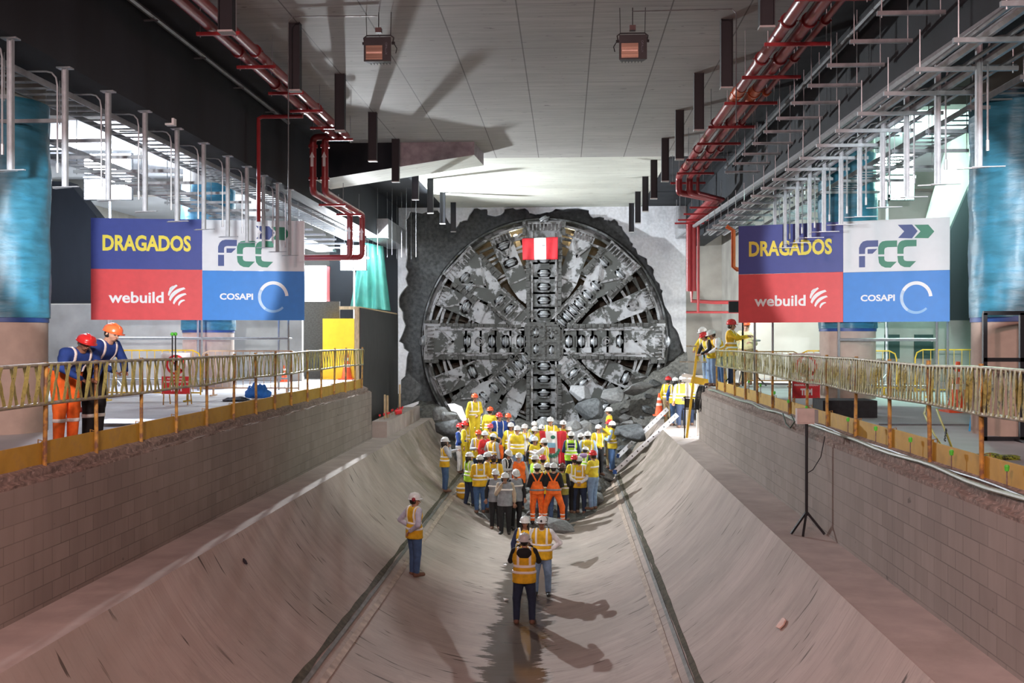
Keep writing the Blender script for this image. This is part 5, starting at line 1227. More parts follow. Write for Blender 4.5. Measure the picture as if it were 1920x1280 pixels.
# ================================================================== IN THE TROUGH
def strip(ratio_px, ratio_py, name, label, m, w_, h, dx=0.0, dz=0.0):
    r_ = (ratio_px - 1060) / (ratio_py - 635.0)
    x = -r_ * -4.75
    return x
for sg, xj in ((-1, AX - 2.66), (1, AX + 2.68)):
    nx_ = (xj - AX) / AR; t = Vector((AZ - arc(xj), 0, (xj - AX))).normalized()    # tangent of the trough
    side = 'left' if sg < 0 else 'right'
    for k, (off, w_, h, m, nm, lb) in enumerate(((0, .06, .03, mat('dull_strip_steel', (.15, .15, .14), .75, var=.3), 'steel_strip', 'long narrow steel strip let into the %s slope of the trough'), (-.20 * sg, .10, .018, mat('worn_timber', (.40, .32, .26), .8, var=.3, sc_=5), 'timber_batten', 'pale worn batten running beside the steel strip on the %s slope'), (.09 * sg, .085, .012, mat('dark_seam', (.075, .068, .045), .95, var=.5, sc_=8), 'seam_strip', 'dark uneven seam beside the steel strip on the %s slope'))):  # third strip is a dark seam of uneven width
        xx = xj + off * t.x; zz = arc(xx); nrm = Vector((AX - xx, 0, AZ - zz)).normalized()
        mb = MB(); rr = random.Random(k + sg); n_ = 90
        a = Vector((xx, 0, zz)); tt = Vector((nrm.z, 0, -nrm.x)); vs = []
        for i in range(n_ + 1):
            y = Y0 + (YEND - .4 - Y0) * i / n_; ww = w_ * (1 + (rr.uniform(-.45, .45) if k == 2 else rr.uniform(-.06, .06)))
            for u, v in ((-ww / 2, -.03), (ww / 2, -.03), (ww / 2, h), (-ww / 2, h)): p = a + tt * u + nrm * v; vs.append((p.x - a.x, y - Y0, p.z - a.z))
        mb.add(vs, [(i * 4 + j, i * 4 + (j + 1) % 4, (i + 1) * 4 + (j + 1) % 4, (i + 1) * 4 + j) for i in range(n_) for j in range(4)] + [(3, 2, 1, 0), (n_ * 4, n_ * 4 + 1, n_ * 4 + 2, n_ * 4 + 3)])
        o = mb.build(nm, m, None); o.location = (xx, Y0, zz); tag(o, lb % side, 'strip')
def onarc(px, py):
    Y = 8.0
    while Y < 40:
        p = aY(px, py, Y)
        if p.z <= arc(p.x) if XLL < p.x < XLR else p.z <= ZL: return p
        Y += .03
for k, (px, py, s_, m, lb) in enumerate(((1469, 1172, .17, mat('pinkish_paper', (.72, .50, .42), .7), 'crumpled pinkish scrap of paper on the right slope'), (948, 1062, .10, M_WHITE, 'white scrap in the wet strip left of the photographer, upper'), (948, 1127, .12, M_WHITE, 'white scrap in the wet strip left of the photographer, lower'), (1215, 837, .14, M_WHITE, 'white crumpled scrap on the slope under the ladder'), (457, 1056, .10, mat('dark_lump', (.03, .025, .035), .8), 'dark lump of debris on the left slope'))):
    p = onarc(px, py); mb = MB(); rr = random.Random(k); pts = [(math.cos(a) * s_ * rr.uniform(.35, .6), math.sin(a) * s_ * rr.uniform(.3, .6), rr.uniform(.0, .03)) for a in [i * .9 for i in range(7)]]
    n_ = len(pts); mb.add(pts + [(x, y, z + .02) for x, y, z in pts], [tuple(range(n_ - 1, -1, -1)), tuple(range(n_, 2 * n_))] + [(i, (i + 1) % n_, n_ + (i + 1) % n_, n_ + i) for i in range(n_)]); o = mb.build('scrap', m, None); o.location = p + Vector((0, 0, .02)); nr = Vector((AX - p.x, 0, AZ - p.z)).normalized(); o.rotation_euler = nr.to_track_quat('Z', 'Y').to_euler(); tag(o, lb, 'scrap')
# yellow striped bag beside the lime vest, on the slope
p = stand(866, 905, .5); root = empty('backpack', p, 'amber backpack with silver bands standing at the left edge of the crowd', 'bag')
MB().sphere((0, 0, .25), .2, 10, (.9, .7, 1.3)).build('bag_body', mat('amber_fabric', (.66, .36, .02), .8), root, smooth=True)
for z in (.2, .33): MB().lathe([(.185, z), (.19, z + .045)], (0, 0, 0), 16).build('silver_band', mat('reflective_grey', (.75, .73, .68), .4), root)
conduit([aY(880, 905, p.y + .2), aY(845, 930, p.y - .3)], .012, 'thin tripod pole leaning at the left edge of the crowd', 'pole', M_CONDUIT, cat='pole')
# ================================================================== PEOPLE
def capsule(P, a, b, ra, rb):
    a = np.array(a, float); b = np.array(b, float); ab = b - a; L = max(1e-9, ab.dot(ab))
    h = np.clip(((P - a) @ ab) / L, 0, 1); q = P - a - h[..., None] * ab
    return np.sqrt((q * q).sum(-1)) - (ra + h * (rb - ra))
def flatcap(P, a, b, ra, rb, fy):
    Q = P.copy(); Q[..., 1] /= fy; a = (a[0], a[1] / fy, a[2]); b = (b[0], b[1] / fy, b[2])
    return capsule(Q, a, b, ra, rb) * fy
def smin(a, b, k=.03):
    h = np.clip(.5 + .5 * (b - a) / k, 0, 1); return b * (1 - h) + a * h - k * h * (1 - h)
def nets(f, lo, hi, h):
    "surface nets: closed quad mesh of f<0"
    lo = np.array(lo, float); n = [int(math.ceil((hi[i] - lo[i]) / h)) + 1 for i in range(3)]
    g = np.stack(np.meshgrid(*[lo[i] + h * np.arange(n[i]) for i in range(3)], indexing='ij'), -1)
    V = f(g); S = V < 0
    if not S.any(): return [], []
    acc = np.zeros((n[0] - 1, n[1] - 1, n[2] - 1, 3)); cnt = np.zeros(acc.shape[:3])
    cor = [(i, j, k) for i in (0, 1) for j in (0, 1) for k in (0, 1)]
    sl = lambda c, A: A[c[0]:A.shape[0] - 1 + c[0], c[1]:A.shape[1] - 1 + c[1], c[2]:A.shape[2] - 1 + c[2]]
    for c in cor:
        for ax in range(3):
            if c[ax]: continue
            d = list(c); d[ax] = 1; a, b = sl(c, V), sl(tuple(d), V); m = (a < 0) != (b < 0)
            t = np.where(m, a / np.where(m, a - b, 1), 0); p = np.zeros(acc.shape)
            for q in range(3): p[..., q] = c[q]
            p[..., ax] = t; acc += np.where(m[..., None], p, 0); cnt += m
    act = cnt > 0; idx = -np.ones(act.shape, int); I = np.argwhere(act); idx[act] = np.arange(len(I))
    verts = lo + h * (I + acc[act] / cnt[act][:, None]); faces = []
    for ax in range(3):
        o1, o2 = [(1, 2), (2, 0), (0, 1)][ax]
        a = np.take(S, range(0, S.shape[ax] - 1), ax); b = np.take(S, range(1, S.shape[ax]), ax)
        E = np.argwhere(a != b); ok = (E[:, o1] > 0) & (E[:, o2] > 0) & (E[:, o1] < n[o1] - 1) & (E[:, o2] < n[o2] - 1); E = E[ok]
        if not len(E): continue
        def cell(d1, d2):
            c = E.copy(); c[:, o1] -= d1; c[:, o2] -= d2; return idx[c[:, 0], c[:, 1], c[:, 2]]
        q = np.stack([cell(1, 1), cell(0, 1), cell(0, 0), cell(1, 0)], 1); ins = a[E[:, 0], E[:, 1], E[:, 2]]
        q = np.where(ins[:, None], q, q[:, ::-1]); faces.append(q[(q >= 0).all(1)])
    return verts, np.concatenate(faces)
# head template: skull, jaw, brow, nose, lips, ears
def head_field(P):
    d = flatcap(P, (0, .005, .035), (0, .005, .06), .078, .078, 1.12)
    d = smin(d, capsule(P, (0, -.035, -.035), (0, -.045, -.06), .052, .036), .04)
    d = smin(d, capsule(P, (0, .01, -.06), (0, .02, -.15), .05, .056), .02)
    d = smin(d, capsule(P, (0, -.088, .012), (0, -.108, -.022), .008, .014), .012)
    d = smin(d, capsule(P, (-.035, -.08, .035), (.035, -.08, .035), .012, .012), .015)
    for s_ in (-1, 1):
        d = smin(d, capsule(P, (s_ * .078, .01, .015), (s_ * .083, .018, -.015), .013, .009), .008)
        e = np.sqrt(((P - np.array((s_ * .032, -.093, .018))) ** 2).sum(-1)) - .014; d = np.maximum(d, -e) if False else -smin(-d, e, .01)
    d = smin(d, capsule(P, (-.018, -.090, -.048), (.018, -.090, -.048), .006, .006), .006)
    return d
_HV, _HF = nets(head_field, (-.12, -.14, -.16), (.12, .13, .16), .0105)
def fingers_mesh(side, curl, spread=.0):
    "hand: wrist at the origin, fingers along -z, palm facing -y, thumb on side*x"
    m = MB(); w_ = .040
    pal = [(-.028, .0), (-.036, -.03), (-.040, -.085), (.040, -.085), (.038, -.03), (.028, .0)]
    vs = [];
    rows = [(.026, .018, .015), (.034, .016, -.02), (.041, .014, -.055), (.041, .012, -.088)]
    for rx, ry, z in rows:
        for i in range(8):
            a = 2 * math.pi * i / 8; vs.append((rx * math.cos(a), ry * math.sin(a), z))
    fs = [(r * 8 + (i + 1) % 8, r * 8 + i, (r + 1) * 8 + i, (r + 1) * 8 + (i + 1) % 8) for r in range(3) for i in range(8)] + [tuple(range(8)), tuple(range(31, 23, -1))]
    m.add(vs, fs)
    for k, (x, L) in enumerate(((.030, .070), (.010, .078), (-.010, .073), (-.030, .058))):
        x *= side; p = Vector((x, 0, -.082)); ang = 0; pts = [p.copy()]; c = curl * (1 + .12 * k)
        for s_, f in enumerate((.45, .32, .23)):
            ang += c * (.9 if s_ == 0 else 1.1); d = Vector((x * .25 * spread, -math.sin(ang), -math.cos(ang))); p = p + d * L * f; pts.append(p.copy())
        m.tube(pts, [.0095, .0088, .0078, .0062], 6)
    a = Vector((side * .030, -.004, -.028)); m.tube([a, a + Vector((side * .026, -.012, -.028)), a + Vector((side * .034, -.026 - .02 * curl, -.055)), a + Vector((side * .026, -.036 - .03 * curl, -.078))], [.014, .012, .010, .008], 6)
    return m
SKIN = [mat('skin_tan', (.42, .23, .15), .55, var=.06), mat('skin_brown', (.30, .15, .09), .55, var=.06), mat('skin_light', (.56, .34, .25), .55, var=.06)]
M_HAIR = mat('black_hair', (.012, .01, .009), .5, var=.3, sc_=30); M_GHAIR = mat('grey_hair', (.25, .25, .25), .7)
M_EYE = mat('dark_eye', (.02, .015, .012), .3); M_LIP = mat('lip', (.35, .12, .10), .6)
M_TAPER = mat('reflective_tape', (.86, .84, .80), .35, var=.03); M_BOOT = mat('black_boot', (.025, .022, .02), .6); M_BOOTB = mat('brown_boot', (.16, .085, .055), .7)
CL = {}
def cloth(c, nm):
    if nm not in CL: CL[nm] = mat('cloth_' + nm, c, .85, var=.22, sc_=9, bump=.35)
    return CL[nm]
C = dict(amber=(.72, .42, .015), yellow=(.68, .52, .025), lime=(.42, .72, .04), orange=(.90, .16, .02), gray=(.24, .25, .27), navy=(.018, .028, .075), blue=(.02, .065, .30), white=(.74, .75, .78),
         lilac=(.50, .50, .62), sky=(.42, .55, .75), jeans=(.055, .115, .24), ljeans=(.20, .30, .45), dnavy=(.018, .03, .065), black=(.012, .012, .014), cream=(.72, .68, .42), khaki=(.30, .24, .13), tan=(.42, .33, .24), olive=(.30, .28, .05), greysh=(.40, .43, .48), red=(.6, .03, .03), purple=(.25, .16, .3))
HC = dict(white=(.62, .62, .61), red=(.62, .03, .03), orange=(.72, .10, .03), brown=(.10, .045, .035), pink=(.62, .08, .10))
def fcol(k): return cloth(C[k], k)
POSES = {  # (elbow, wrist) for a 1.68 m body: x is to the person's left (+) / right (-), -y forward
 'down': ((.265, .02, 1.11), (.27, -.04, .86)), 'hip': ((.39, .09, 1.14), (.215, -.02, 1.02)), 'clasp': ((.25, .0, 1.10), (.06, -.19, 1.0)), 'behind': ((.29, .12, 1.12), (.07, .17, .97)),
 'phone': ((.27, -.13, 1.18), (.11, -.27, 1.43)), 'face': ((.24, -.12, 1.14), (.07, -.15, 1.42)), 'point': ((.24, -.2, 1.24), (.15, -.44, 1.30)), 'hold': ((.25, -.06, 1.10), (.12, -.27, 1.14)),
 'rail': ((.27, -.16, 1.17), (.10, -.36, 1.10)), 'out': ((.36, .0, 1.16), (.42, -.12, .95)), 'brow': ((.36, -.10, 1.42), (.10, -.14, 1.60)), 'shoulder': ((.33, -.05, 1.30), (.50, -.12, 1.36)), 'raise': ((.30, -.14, 1.42), (.34, -.30, 1.62))}
def person(loc, face, h, label, top='amber', sleeve='white', legs='jeans', hat='white', pose=('down', 'down'), vest=True, stripes='H', skin=0, boots=M_BOOTB, hair=None, lean=0.0, hyaw=0.0, hpitch=0.0,
           stance=.10, walk=0.0, build=1.0, bib=None, group=None, hatband=False, muffs=False, leg_tape=False, res=.026, brim=False, mask=False, shoulder_tape=True, sit=False, hood=None, hlamp=False, xback=None, patch=None):
    s = (h - .045) / 1.68; R_ = res
    root = empty('person', loc, label, 'person', group, face)
    J = lambda x, y, z: (x, y, z)
    # ---- joints
    pel = (0, 0, .93); che = (0, .0, 1.27); sh = {1: (.168 * build, .01, 1.385), -1: (-.168 * build, .01, 1.385)}
    el, wr = {}, {}
    for sd, ps in ((1, pose[0]), (-1, pose[1])):
        e, w_ = POSES[ps]; el[sd] = (sd * e[0], e[1], e[2]); wr[sd] = (sd * w_[0], w_[1], w_[2])
    hip = {sd: (sd * .09, 0, .90) for sd in (1, -1)}
    kn, an = {}, {}
    for sd in (1, -1):
        wy = walk * sd
        an[sd] = (sd * stance, wy * .9 + .0, .085 + (.0 if wy <= 0 else .0)); kn[sd] = (sd * (stance * .9 + .01), wy * .4 - .025 - abs(walk) * .05, .485)
        if sit: kn[sd] = (sd * .17, -.34, .62); an[sd] = (sd * .15, -.22, .2)
    legs_f = lambda P: smin(*[smin(capsule(P, hip[sd], kn[sd], .093 * build, .062), capsule(P, kn[sd], an[sd], .060, .042), .02) for sd in (1, -1)], .015)
    pelv_f = lambda P: flatcap(P, (-.05, .005, .95), (.05, .005, .95), .122 * build, .122 * build, .82)
    tor_f = lambda P: smin(smin(flatcap(P, (-.045, .0, 1.02), (.045, .0, 1.02), .118 * build, .118 * build, .80), flatcap(P, (-.07 * build, 0, 1.27), (.07 * build, 0, 1.27), .121 * build, .121 * build, .76), .08), flatcap(P, (-.13 * build, .01, 1.375), (.13 * build, .01, 1.375), .062, .062, .95), .05)
    arm_f = lambda P, k=1.0, cut=1.0: smin(*[smin(capsule(P, sh[sd], el[sd], .052 * build, .040), capsule(P, el[sd], tuple(np.array(el[sd]) + (np.array(wr[sd]) - np.array(el[sd])) * cut), .039, .027 + .01 * (1 - cut)), .015) for sd in (1, -1)], .005)
    neck_f = lambda P: capsule(P, (0, .015, 1.38), (0, .0, 1.50), .058, .052)
    armc = np.array([sh[1], sh[-1], el[1], el[-1], wr[1], wr[-1], kn[1], kn[-1], an[1], an[-1], (.27, .2, 0), (-.27, -.2, 0)])
    lo = armc.min(0) - .12; hi = armc.max(0) + .12; lo[2] = -.02; lo[1] = min(lo[1], -.17); hi[1] = max(hi[1], .19)
    def bend(V):
        V = np.array(V, float)
        if len(V) and lean:
            t = np.clip((V[:, 2] - .86) / .22, 0, 1); a = lean * (t * t * (3 - 2 * t)); dz = V[:, 2] - .90; dy = V[:, 1]
            c_, s_ = np.cos(a), np.sin(a); V[:, 1] = np.where(V[:, 2] > .86, dy * c_ - dz * s_, dy); V[:, 2] = np.where(V[:, 2] > .86, .90 + dz * c_ + dy * s_, V[:, 2])
        if len(V) and sit:
            V[:, 2] -= .38
        return V * s
    def mk(name, fs, m, f=None, lo_=None, hi_=None, r=None, par=root, extra=None, lab=None):
        V, Fc = nets(f, lo_ if lo_ is not None else lo, hi_ if hi_ is not None else hi, r or R_)
        if not len(V): return None
        V = bend(V); fl = [tuple(int(i) for i in q) for q in Fc]; vl = [tuple(v) for v in V]; mb = MB(); mb.add(vl, fl)
        if extra: extra(mb)
        return mb.build(name, m, par, smooth=False) if False else _sm(mb.build(name, m, par), lab)
    def _sm(o, lab=None):
        o.data.polygons.foreach_set('use_smooth', [True] * len(o.data.polygons))
        if lab: o['label'] = lab
        return o
    hz = Matrix.Rotation(hyaw, 3, 'Z') @ Matrix.Rotation(hpitch, 3, 'X'); HC0 = Vector((0, -.012, 1.565))
    def headpt(p): return tuple(HC0 + hz @ Vector(p))
    def add_head(mb):
        V = bend([headpt(v) for v in _HV]); mb.add([tuple(v) for v in V], [tuple(int(i) for i in q) for q in _HF])
        for sd in (1, -1):
            a = Vector(el[sd]); b = Vector(wr[sd]); d = (b - a).normalized(); hm = fingers_mesh(-sd if pose[0 if sd > 0 else 1] in ('down', 'out') else sd, .35 if pose[0 if sd > 0 else 1] == 'down' else .62)
            rot = (-d).to_track_quat('Z', 'Y').to_matrix()
            if abs((rot @ Vector((0, 1, 0))).dot(Vector((0, 0, 1)))) > .2 or True:
                pass
            V = bend([tuple(b - d * .01 + rot @ Vector(v)) for v in hm.v]); mb.add([tuple(v) for v in V], hm.f)
    # ---- body: one continuous figure
    body = lambda P: smin(smin(smin(legs_f(P), pelv_f(P), .05), tor_f(P), .05), smin(arm_f(P), neck_f(P), .02), .03)
    sub = lambda P: body(P) + .012
    mk('body', None, SKIN[skin], body, extra=add_head)
    eb = MB()
    for sd in (-1, 1): eb.sphere((0, 0, 0), .0001, 4); eb.v = eb.v[:-0] if False else eb.v
    eb = MB()
    for sd in (-1, 1):
        n0 = len(eb.v); eb.sphere((sd * .032, -.083, .017), .0115, 6)
    eb.v = [tuple(v) for v in bend([headpt(v) for v in eb.v])]; _sm(eb.build('eyes', M_EYE, root))
    if not mask:
        lb = MB(); lb.tube([(-.024, -.090, -.046), (0, -.099, -.048), (.024, -.090, -.046)], .005, 5); lb.v = [tuple(v) for v in bend([headpt(v) for v in lb.v])]; _sm(lb.build('mouth', M_LIP, root))
    # ---- trousers
    zt = .99
    tro = lambda P: np.maximum(np.maximum(smin(legs_f(P), pelv_f(P), .05) - .020, P[..., 2] - zt), .065 - P[..., 2] if not sit else -P[..., 2] + .2)
    mk('trousers', None, fcol(legs), tro)
    if leg_tape:
        for zc in ((.17, .27) if leg_tape == 2 else (.34,)):
            for sd in (1, -1):
                mk('reflective_band', None, M_TAPER, lambda P: np.maximum(np.maximum(legs_f(P) - .027, np.abs(P[..., 2] - zc) - .028), -sd * P[..., 0]), hi_=(hi[0], hi[1], .45))
    # ---- boots
    for sd in (1, -1):
        a = an[sd]; bf = lambda P: np.maximum(smin(capsule(P, (a[0], a[1] + .03, .045 + a[2] - .085), (a[0] + sd * .025, a[1] - .16, .034 + a[2] - .085), .052, .045), capsule(P, (a[0], a[1], a[2] - .02), (a[0], a[1], a[2] + .08), .052, .052), .03), -P[..., 2] + (a[2] - .085))
        mk('boot', None, boots, bf, lo_=(a[0] - .12, a[1] - .24, a[2] - .12), hi_=(a[0] + .12, a[1] + .12, a[2] + .16), r=.018)
    # ---- shirt / jacket
    top_c = top if not vest else sleeve
    shirt = lambda P: np.maximum(np.maximum(smin(smin(tor_f(P), pelv_f(P), .05), arm_f(P, 1, .93), .03) - .017, .88 - P[..., 2]), -(capsule(P, (0, -.01, 1.47), (0, -.01, 1.7), .055, .075)))
    mk('shirt' if vest else 'jacket', None, fcol(top_c), shirt, lo_=(lo[0], lo[1], .8), hi_=(hi[0], hi[1], max(1.5, hi[2])))
    tb = (lambda P: smin(smin(tor_f(P), pelv_f(P), .06), flatcap(P, (-.04, .005, .98), (-.04, .005, .74), .118 * build, .122 * build, .80) if False else flatcap(P, (0, .005, 1.0), (0, .005, .72), .152 * build, .182 * build, .78), .03))
    vz = .80
    vestf = lambda P: np.maximum(np.maximum(np.maximum(tb(P) - .026 - .04 * np.clip(1.02 - P[..., 2], 0, .2), vz - P[..., 2]), -(capsule(P, (0, -.03, 1.50), (0, -.03, 1.8), .085, .11))), -np.minimum(capsule(P, (.235 * build, 0, 1.37), (.3, 0, 1.2), .07, .07), capsule(P, (-.235 * build, 0, 1.37), (-.3, 0, 1.2), .07, .07)))
    big = (lambda P: np.minimum(smin(tor_f(P), pelv_f(P), .05) - .020, 9)) if not vest else vestf
    if vest and not bib: mk('vest', None, fcol(top), vestf, lo_=(-.32, lo[1], .7), hi_=(.32, hi[1], 1.55))
    off = .008
    def tape(cond, nm='reflective_tape', m=M_TAPER, z0=.75, z1=1.55):
        mk(nm, None, m, lambda P: np.maximum(big(P) - off, cond(P)), lo_=(-.34, lo[1], z0), hi_=(.34, hi[1], z1), r=min(R_, .021))
    if bib:
        f2 = lambda P: np.maximum(tb(P) - .030, np.minimum(np.maximum(P[..., 2] - 1.02, .86 - P[..., 2]), np.maximum(np.abs(P[..., 0]) - .13 - (1.2 - P[..., 2]) * .35, np.abs(P[..., 2] - 1.1) - .12)))
        f3 = lambda P: np.minimum(np.abs(P[..., 0] - (P[..., 2] - 1.18) * .55), np.abs(P[..., 0] + (P[..., 2] - 1.18) * .55)) - .028
        mk('bib', None, fcol(bib), lambda P: np.minimum(f2(P), np.maximum(np.maximum(tb(P) - .032, f3(P)), np.abs(P[..., 2] - 1.3) - .16)), lo_=(-.32, lo[1], .8), hi_=(.32, hi[1], 1.52), r=.02)
        mk('belt', None, fcol('gray'), lambda P: np.maximum(tb(P) - .040, np.abs(P[..., 2] - .985) - .030), lo_=(-.3, lo[1], .9), hi_=(.3, hi[1], 1.06), r=.02)
    elif stripes == 'H':
        tape(lambda P: np.minimum(np.abs(P[..., 2] - 1.12) - .027, np.abs(P[..., 2] - 1.01) - .027), z0=.93, z1=1.2)
        if shoulder_tape: tape(lambda P: np.maximum(np.abs(np.abs(P[..., 0]) - .115) - .027, 1.12 - P[..., 2]), z0=1.1)
    elif stripes == '1':
        tape(lambda P: np.abs(P[..., 2] - 1.26) - .025, z0=1.2, z1=1.35)
    elif stripes == 'V':
        tape(lambda P: np.maximum(np.abs(np.abs(P[..., 0]) - .11) - .022, 1.0 - P[..., 2]), z0=.95)
    if xback: mk('harness', None, fcol(xback), lambda P: np.maximum(big(P) - .010, np.maximum(np.minimum(np.abs(P[..., 0] - (P[..., 2] - 1.22) * .75), np.abs(P[..., 0] + (P[..., 2] - 1.22) * .75)) - .018, np.abs(P[..., 2] - 1.25) - .2)), lo_=(-.32, lo[1], .95), hi_=(.32, hi[1], 1.5), r=.02)
    if patch:
        wx, wz, zc = (.125, .075, 1.29) if patch == 'navy' else (.07, .032, 1.30)
        mk('back_patch', None, fcol(patch), lambda P: np.maximum(big(P) - .007, np.maximum(np.maximum(np.abs(P[..., 0]) - wx, np.abs(P[..., 2] - zc) - wz), -P[..., 1])), lo_=(-.2, 0, 1.15), hi_=(.2, .25, 1.42), r=.016)
        if patch == 'navy': mk('white_lettering', None, M_TAPER, lambda P: np.maximum(big(P) - .013, np.maximum(np.maximum(np.abs(P[..., 0]) - .09, np.abs(P[..., 2] - zc) - .014), -P[..., 1])), lo_=(-.2, 0, 1.2), hi_=(.2, .25, 1.38), r=.012)
    if hood: mk('hood', None, fcol(hood), lambda P: np.maximum(flatcap(P, (-.05, .09, 1.36), (.05, .09, 1.36), .10, .10, .8), -(tor_f(P) + .0)) if False else flatcap(P, (-.05, .075, 1.36), (.05, .075, 1.36), .105, .105, .75), lo_=(-.25, -.1, 1.15), hi_=(.25, .3, 1.6))
    # ---- hair and hard hat
    def hd(mb): mb.v = [tuple(v) for v in bend([headpt(v) for v in mb.v])]; return mb
    if hair == 'long':
        V, Fc = nets(lambda P: smin(smin(flatcap(P, (0, .03, .03), (0, .055, -.03), .088, .085, 1.0), flatcap(P, (0, .075, -.04), (0, .08, -.26), .085, .06, .62), .04), np.minimum(capsule(P, (.078, -.015, .02), (.085, -.055, -.22), .022, .026), capsule(P, (-.078, -.015, .02), (-.085, -.055, -.22), .022, .026)), .02), (-.17, -.14, -.4), (.17, .2, .2), .018)
        V = np.array(V); V = V[:, :]; mb = MB(); mb.add([tuple(v) for v in V], [tuple(int(i) for i in q) for q in Fc]); _sm(hd(mb).build('hair', M_HAIR, root))
    else:
        V, Fc = nets(lambda P: np.maximum(flatcap(P, (0, .02, .035), (0, .03, .0), .087, .078, 1.08), P[..., 1] * -1 - .035 - P[..., 2] * .0), (-.12, -.12, -.12), (.12, .14, .17), .02)
        mb = MB(); mb.add([tuple(v) for v in V], [tuple(int(i) for i in q) for q in Fc]); _sm(hd(mb).build('hair', M_GHAIR if hair == 'grey' else M_HAIR, root))
    if hat:
        hm = mat('hard_hat_' + hat, HC[hat], .28, var=.03)
        prof = [(.112, .045), (.113, .075), (.106, .11), (.088, .142), (.058, .162), (.02, .170)]
        mb = MB(); n_ = 20; vs = []
        rim = (.155, .165) if brim else (.122, .150)
        for rr, z in [(0, 0), (0, 0)] + prof:
            for i in range(n_):
                a = 2 * math.pi * i / n_; c_, s_ = math.cos(a), math.sin(a)
                if rr == 0: pass
                vs.append((rr * c_, rr * s_ * 1.16 + .008, z))
        vs = []
        for lvl, (rr, z) in enumerate([(None, .040), (None, .052)] + prof):
            for i in range(n_):
                a = 2 * math.pi * i / n_; c_, s_ = math.cos(a), math.sin(a)
                if rr is None:
                    r0 = rim[0] if brim else (.120 + .035 * max(0, -s_) ** 1.5); zz = z - (.012 if brim else .006 * max(0, -s_)); vs.append((r0 * c_, r0 * s_ * 1.14 + .008, zz))
                else: vs.append((rr * c_, rr * s_ * 1.16 + .008, z))
        k = 8
        fs = [(i * n_ + j, i * n_ + (j + 1) % n_, (i + 1) * n_ + (j + 1) % n_, (i + 1) * n_ + j) for i in range(k - 1) for j in range(n_)] + [tuple(range((k - 1) * n_, k * n_)), tuple(range(n_ - 1, -1, -1))]
        mb.add(vs, fs); mb.tube([(0, -.11, .115), (0, -.07, .158), (0, .0, .176), (0, .08, .16), (0, .125, .115)], [.008, .014, .016, .014, .008], 6)
        ho = _sm(hd(mb).build('hard_hat', hm, root))
        if brim or hatband:
            q = MB(); q.lathe([(.118, .052), (.121, .054), (.119, .066), (.114, .068)], (0, .008, 0), 18); _sm(hd(q).build('hat_band', M_BLKM, root))
        if hlamp:
            q = MB(); q.tube([(0, -.125, .09), (0, -.155, .09)], .022, 10); _sm(hd(q).build('head_lamp', M_BLKM, root))
        if muffs:
            for sd in (-1, 1):
                q = MB(); q.tube([(sd * .10, .03, .055), (sd * .15, .03, .05)], [.042, .036], 12); _sm(hd(q).build('ear_muff', mat('dark_red_plastic', (.28, .01, .02), .35), root))
    return root
PI = math.pi
def P_(px, py_, h, face, label, z=None, **k):
    p = stand(px, py_, h) if z is None else z
    return person(p, face, h, label, **k)
AWAY, TO, RIGHT, LEFT = PI, 0.0, PI / 2, -PI / 2      # TO faces the camera, RIGHT faces the photo's right
# ---- the four nearest in the trough
P_(983, 1000, 1.76, AWAY, 'person seen from behind in wide-brimmed white hat and amber vest, photographing the couple', top='amber', sleeve='black', legs='dnavy', pose=('phone', 'phone'), brim=True, stance=.15, hood='black', res=.019, boots=M_BOOTB, build=1.1)
P_(984, 968, 1.66, .12, 'smiling person with long dark hair, half hidden behind the photographer', top='amber', sleeve='navy', legs='black', hair='long', res=.020, skin=0)
P_(1016, 968, 1.70, -.08, 'person in amber vest, white shirt and light jeans posing beside the long-haired one', top='amber', sleeve='white', legs='ljeans', pose=('hip', 'down'), boots=M_BOOT, skin=1, stance=.14, build=1.12, hlamp=True, hatband=True, res=.020)
P_(777, 925, 1.74, 2.35, 'person alone on the left slope, amber vest, red ear muffs on a white hat', top='amber', sleeve='lilac', legs='jeans', pose=('hip', 'behind'), muffs=True, boots=M_BOOTB, hyaw=-.6, res=.020, stance=.07)
# ---- three in grey vests
P_(947, 886, 1.72, -.05, 'person in grey pocketed vest and black trousers walking forward, hand at the face', top='gray', sleeve='tan', legs='black', pose=('down', 'face'), stripes='1', walk=.06, skin=1, build=1.08, boots=M_BOOT)
P_(929, 880, 1.70, .1, 'person in grey vest and dark sleeves, left of the one with hand at face', top='gray', sleeve='black', legs='black', stripes='1', skin=1, boots=M_BOOTB)
P_(967, 880, 1.70, .4, 'person in grey vest looking down, right of the one with hand at face', top='gray', sleeve='black', legs='black', stripes='1', hpitch=.4, boots=M_BOOT)
# ---- left group
P_(834, 820, 1.66, 1.9, 'long-haired person left of the crowd raising a phone, tan vest and jeans', top='amber', sleeve='greysh', legs='jeans', pose=('point', 'face'), hair='long')
P_(880, 848, 1.64, 2.2, 'long-haired person in bright lime vest and dark trousers', top='lime', sleeve='greysh', legs='dnavy', pose=('clasp', 'clasp'), hair='long', walk=.1, hyaw=-.5, boots=M_BOOT)
P_(900, 853, 1.72, AWAY + .2, 'person seen from behind in amber vest and blue jeans, right of the lime vest', top='amber', sleeve='amber', legs='jeans', pose=('clasp', 'clasp'), boots=M_BOOTB, build=1.1, patch='greysh')
P_(914, 848, 1.72, 1.7, 'person in long amber jacket facing right, behind the amber vest and jeans', top='amber', sleeve='amber', legs='jeans', vest=False, pose=('hold', 'hold'))
P_(926, 852, 1.72, AWAY, 'person seen from behind in amber jacket and dark brown hard hat', top='amber', sleeve='amber', legs='dnavy', hat='brown', vest=False, pose=('clasp', 'clasp'), build=1.1, patch='greysh')
P_(862, 794, 1.72, 1.3, 'person in bright blue jacket with white tape and pale trousers, red hard hat', top='blue', sleeve='blue', legs='white', hat='red', vest=False, pose=('hold', 'hold'), stripes='V')
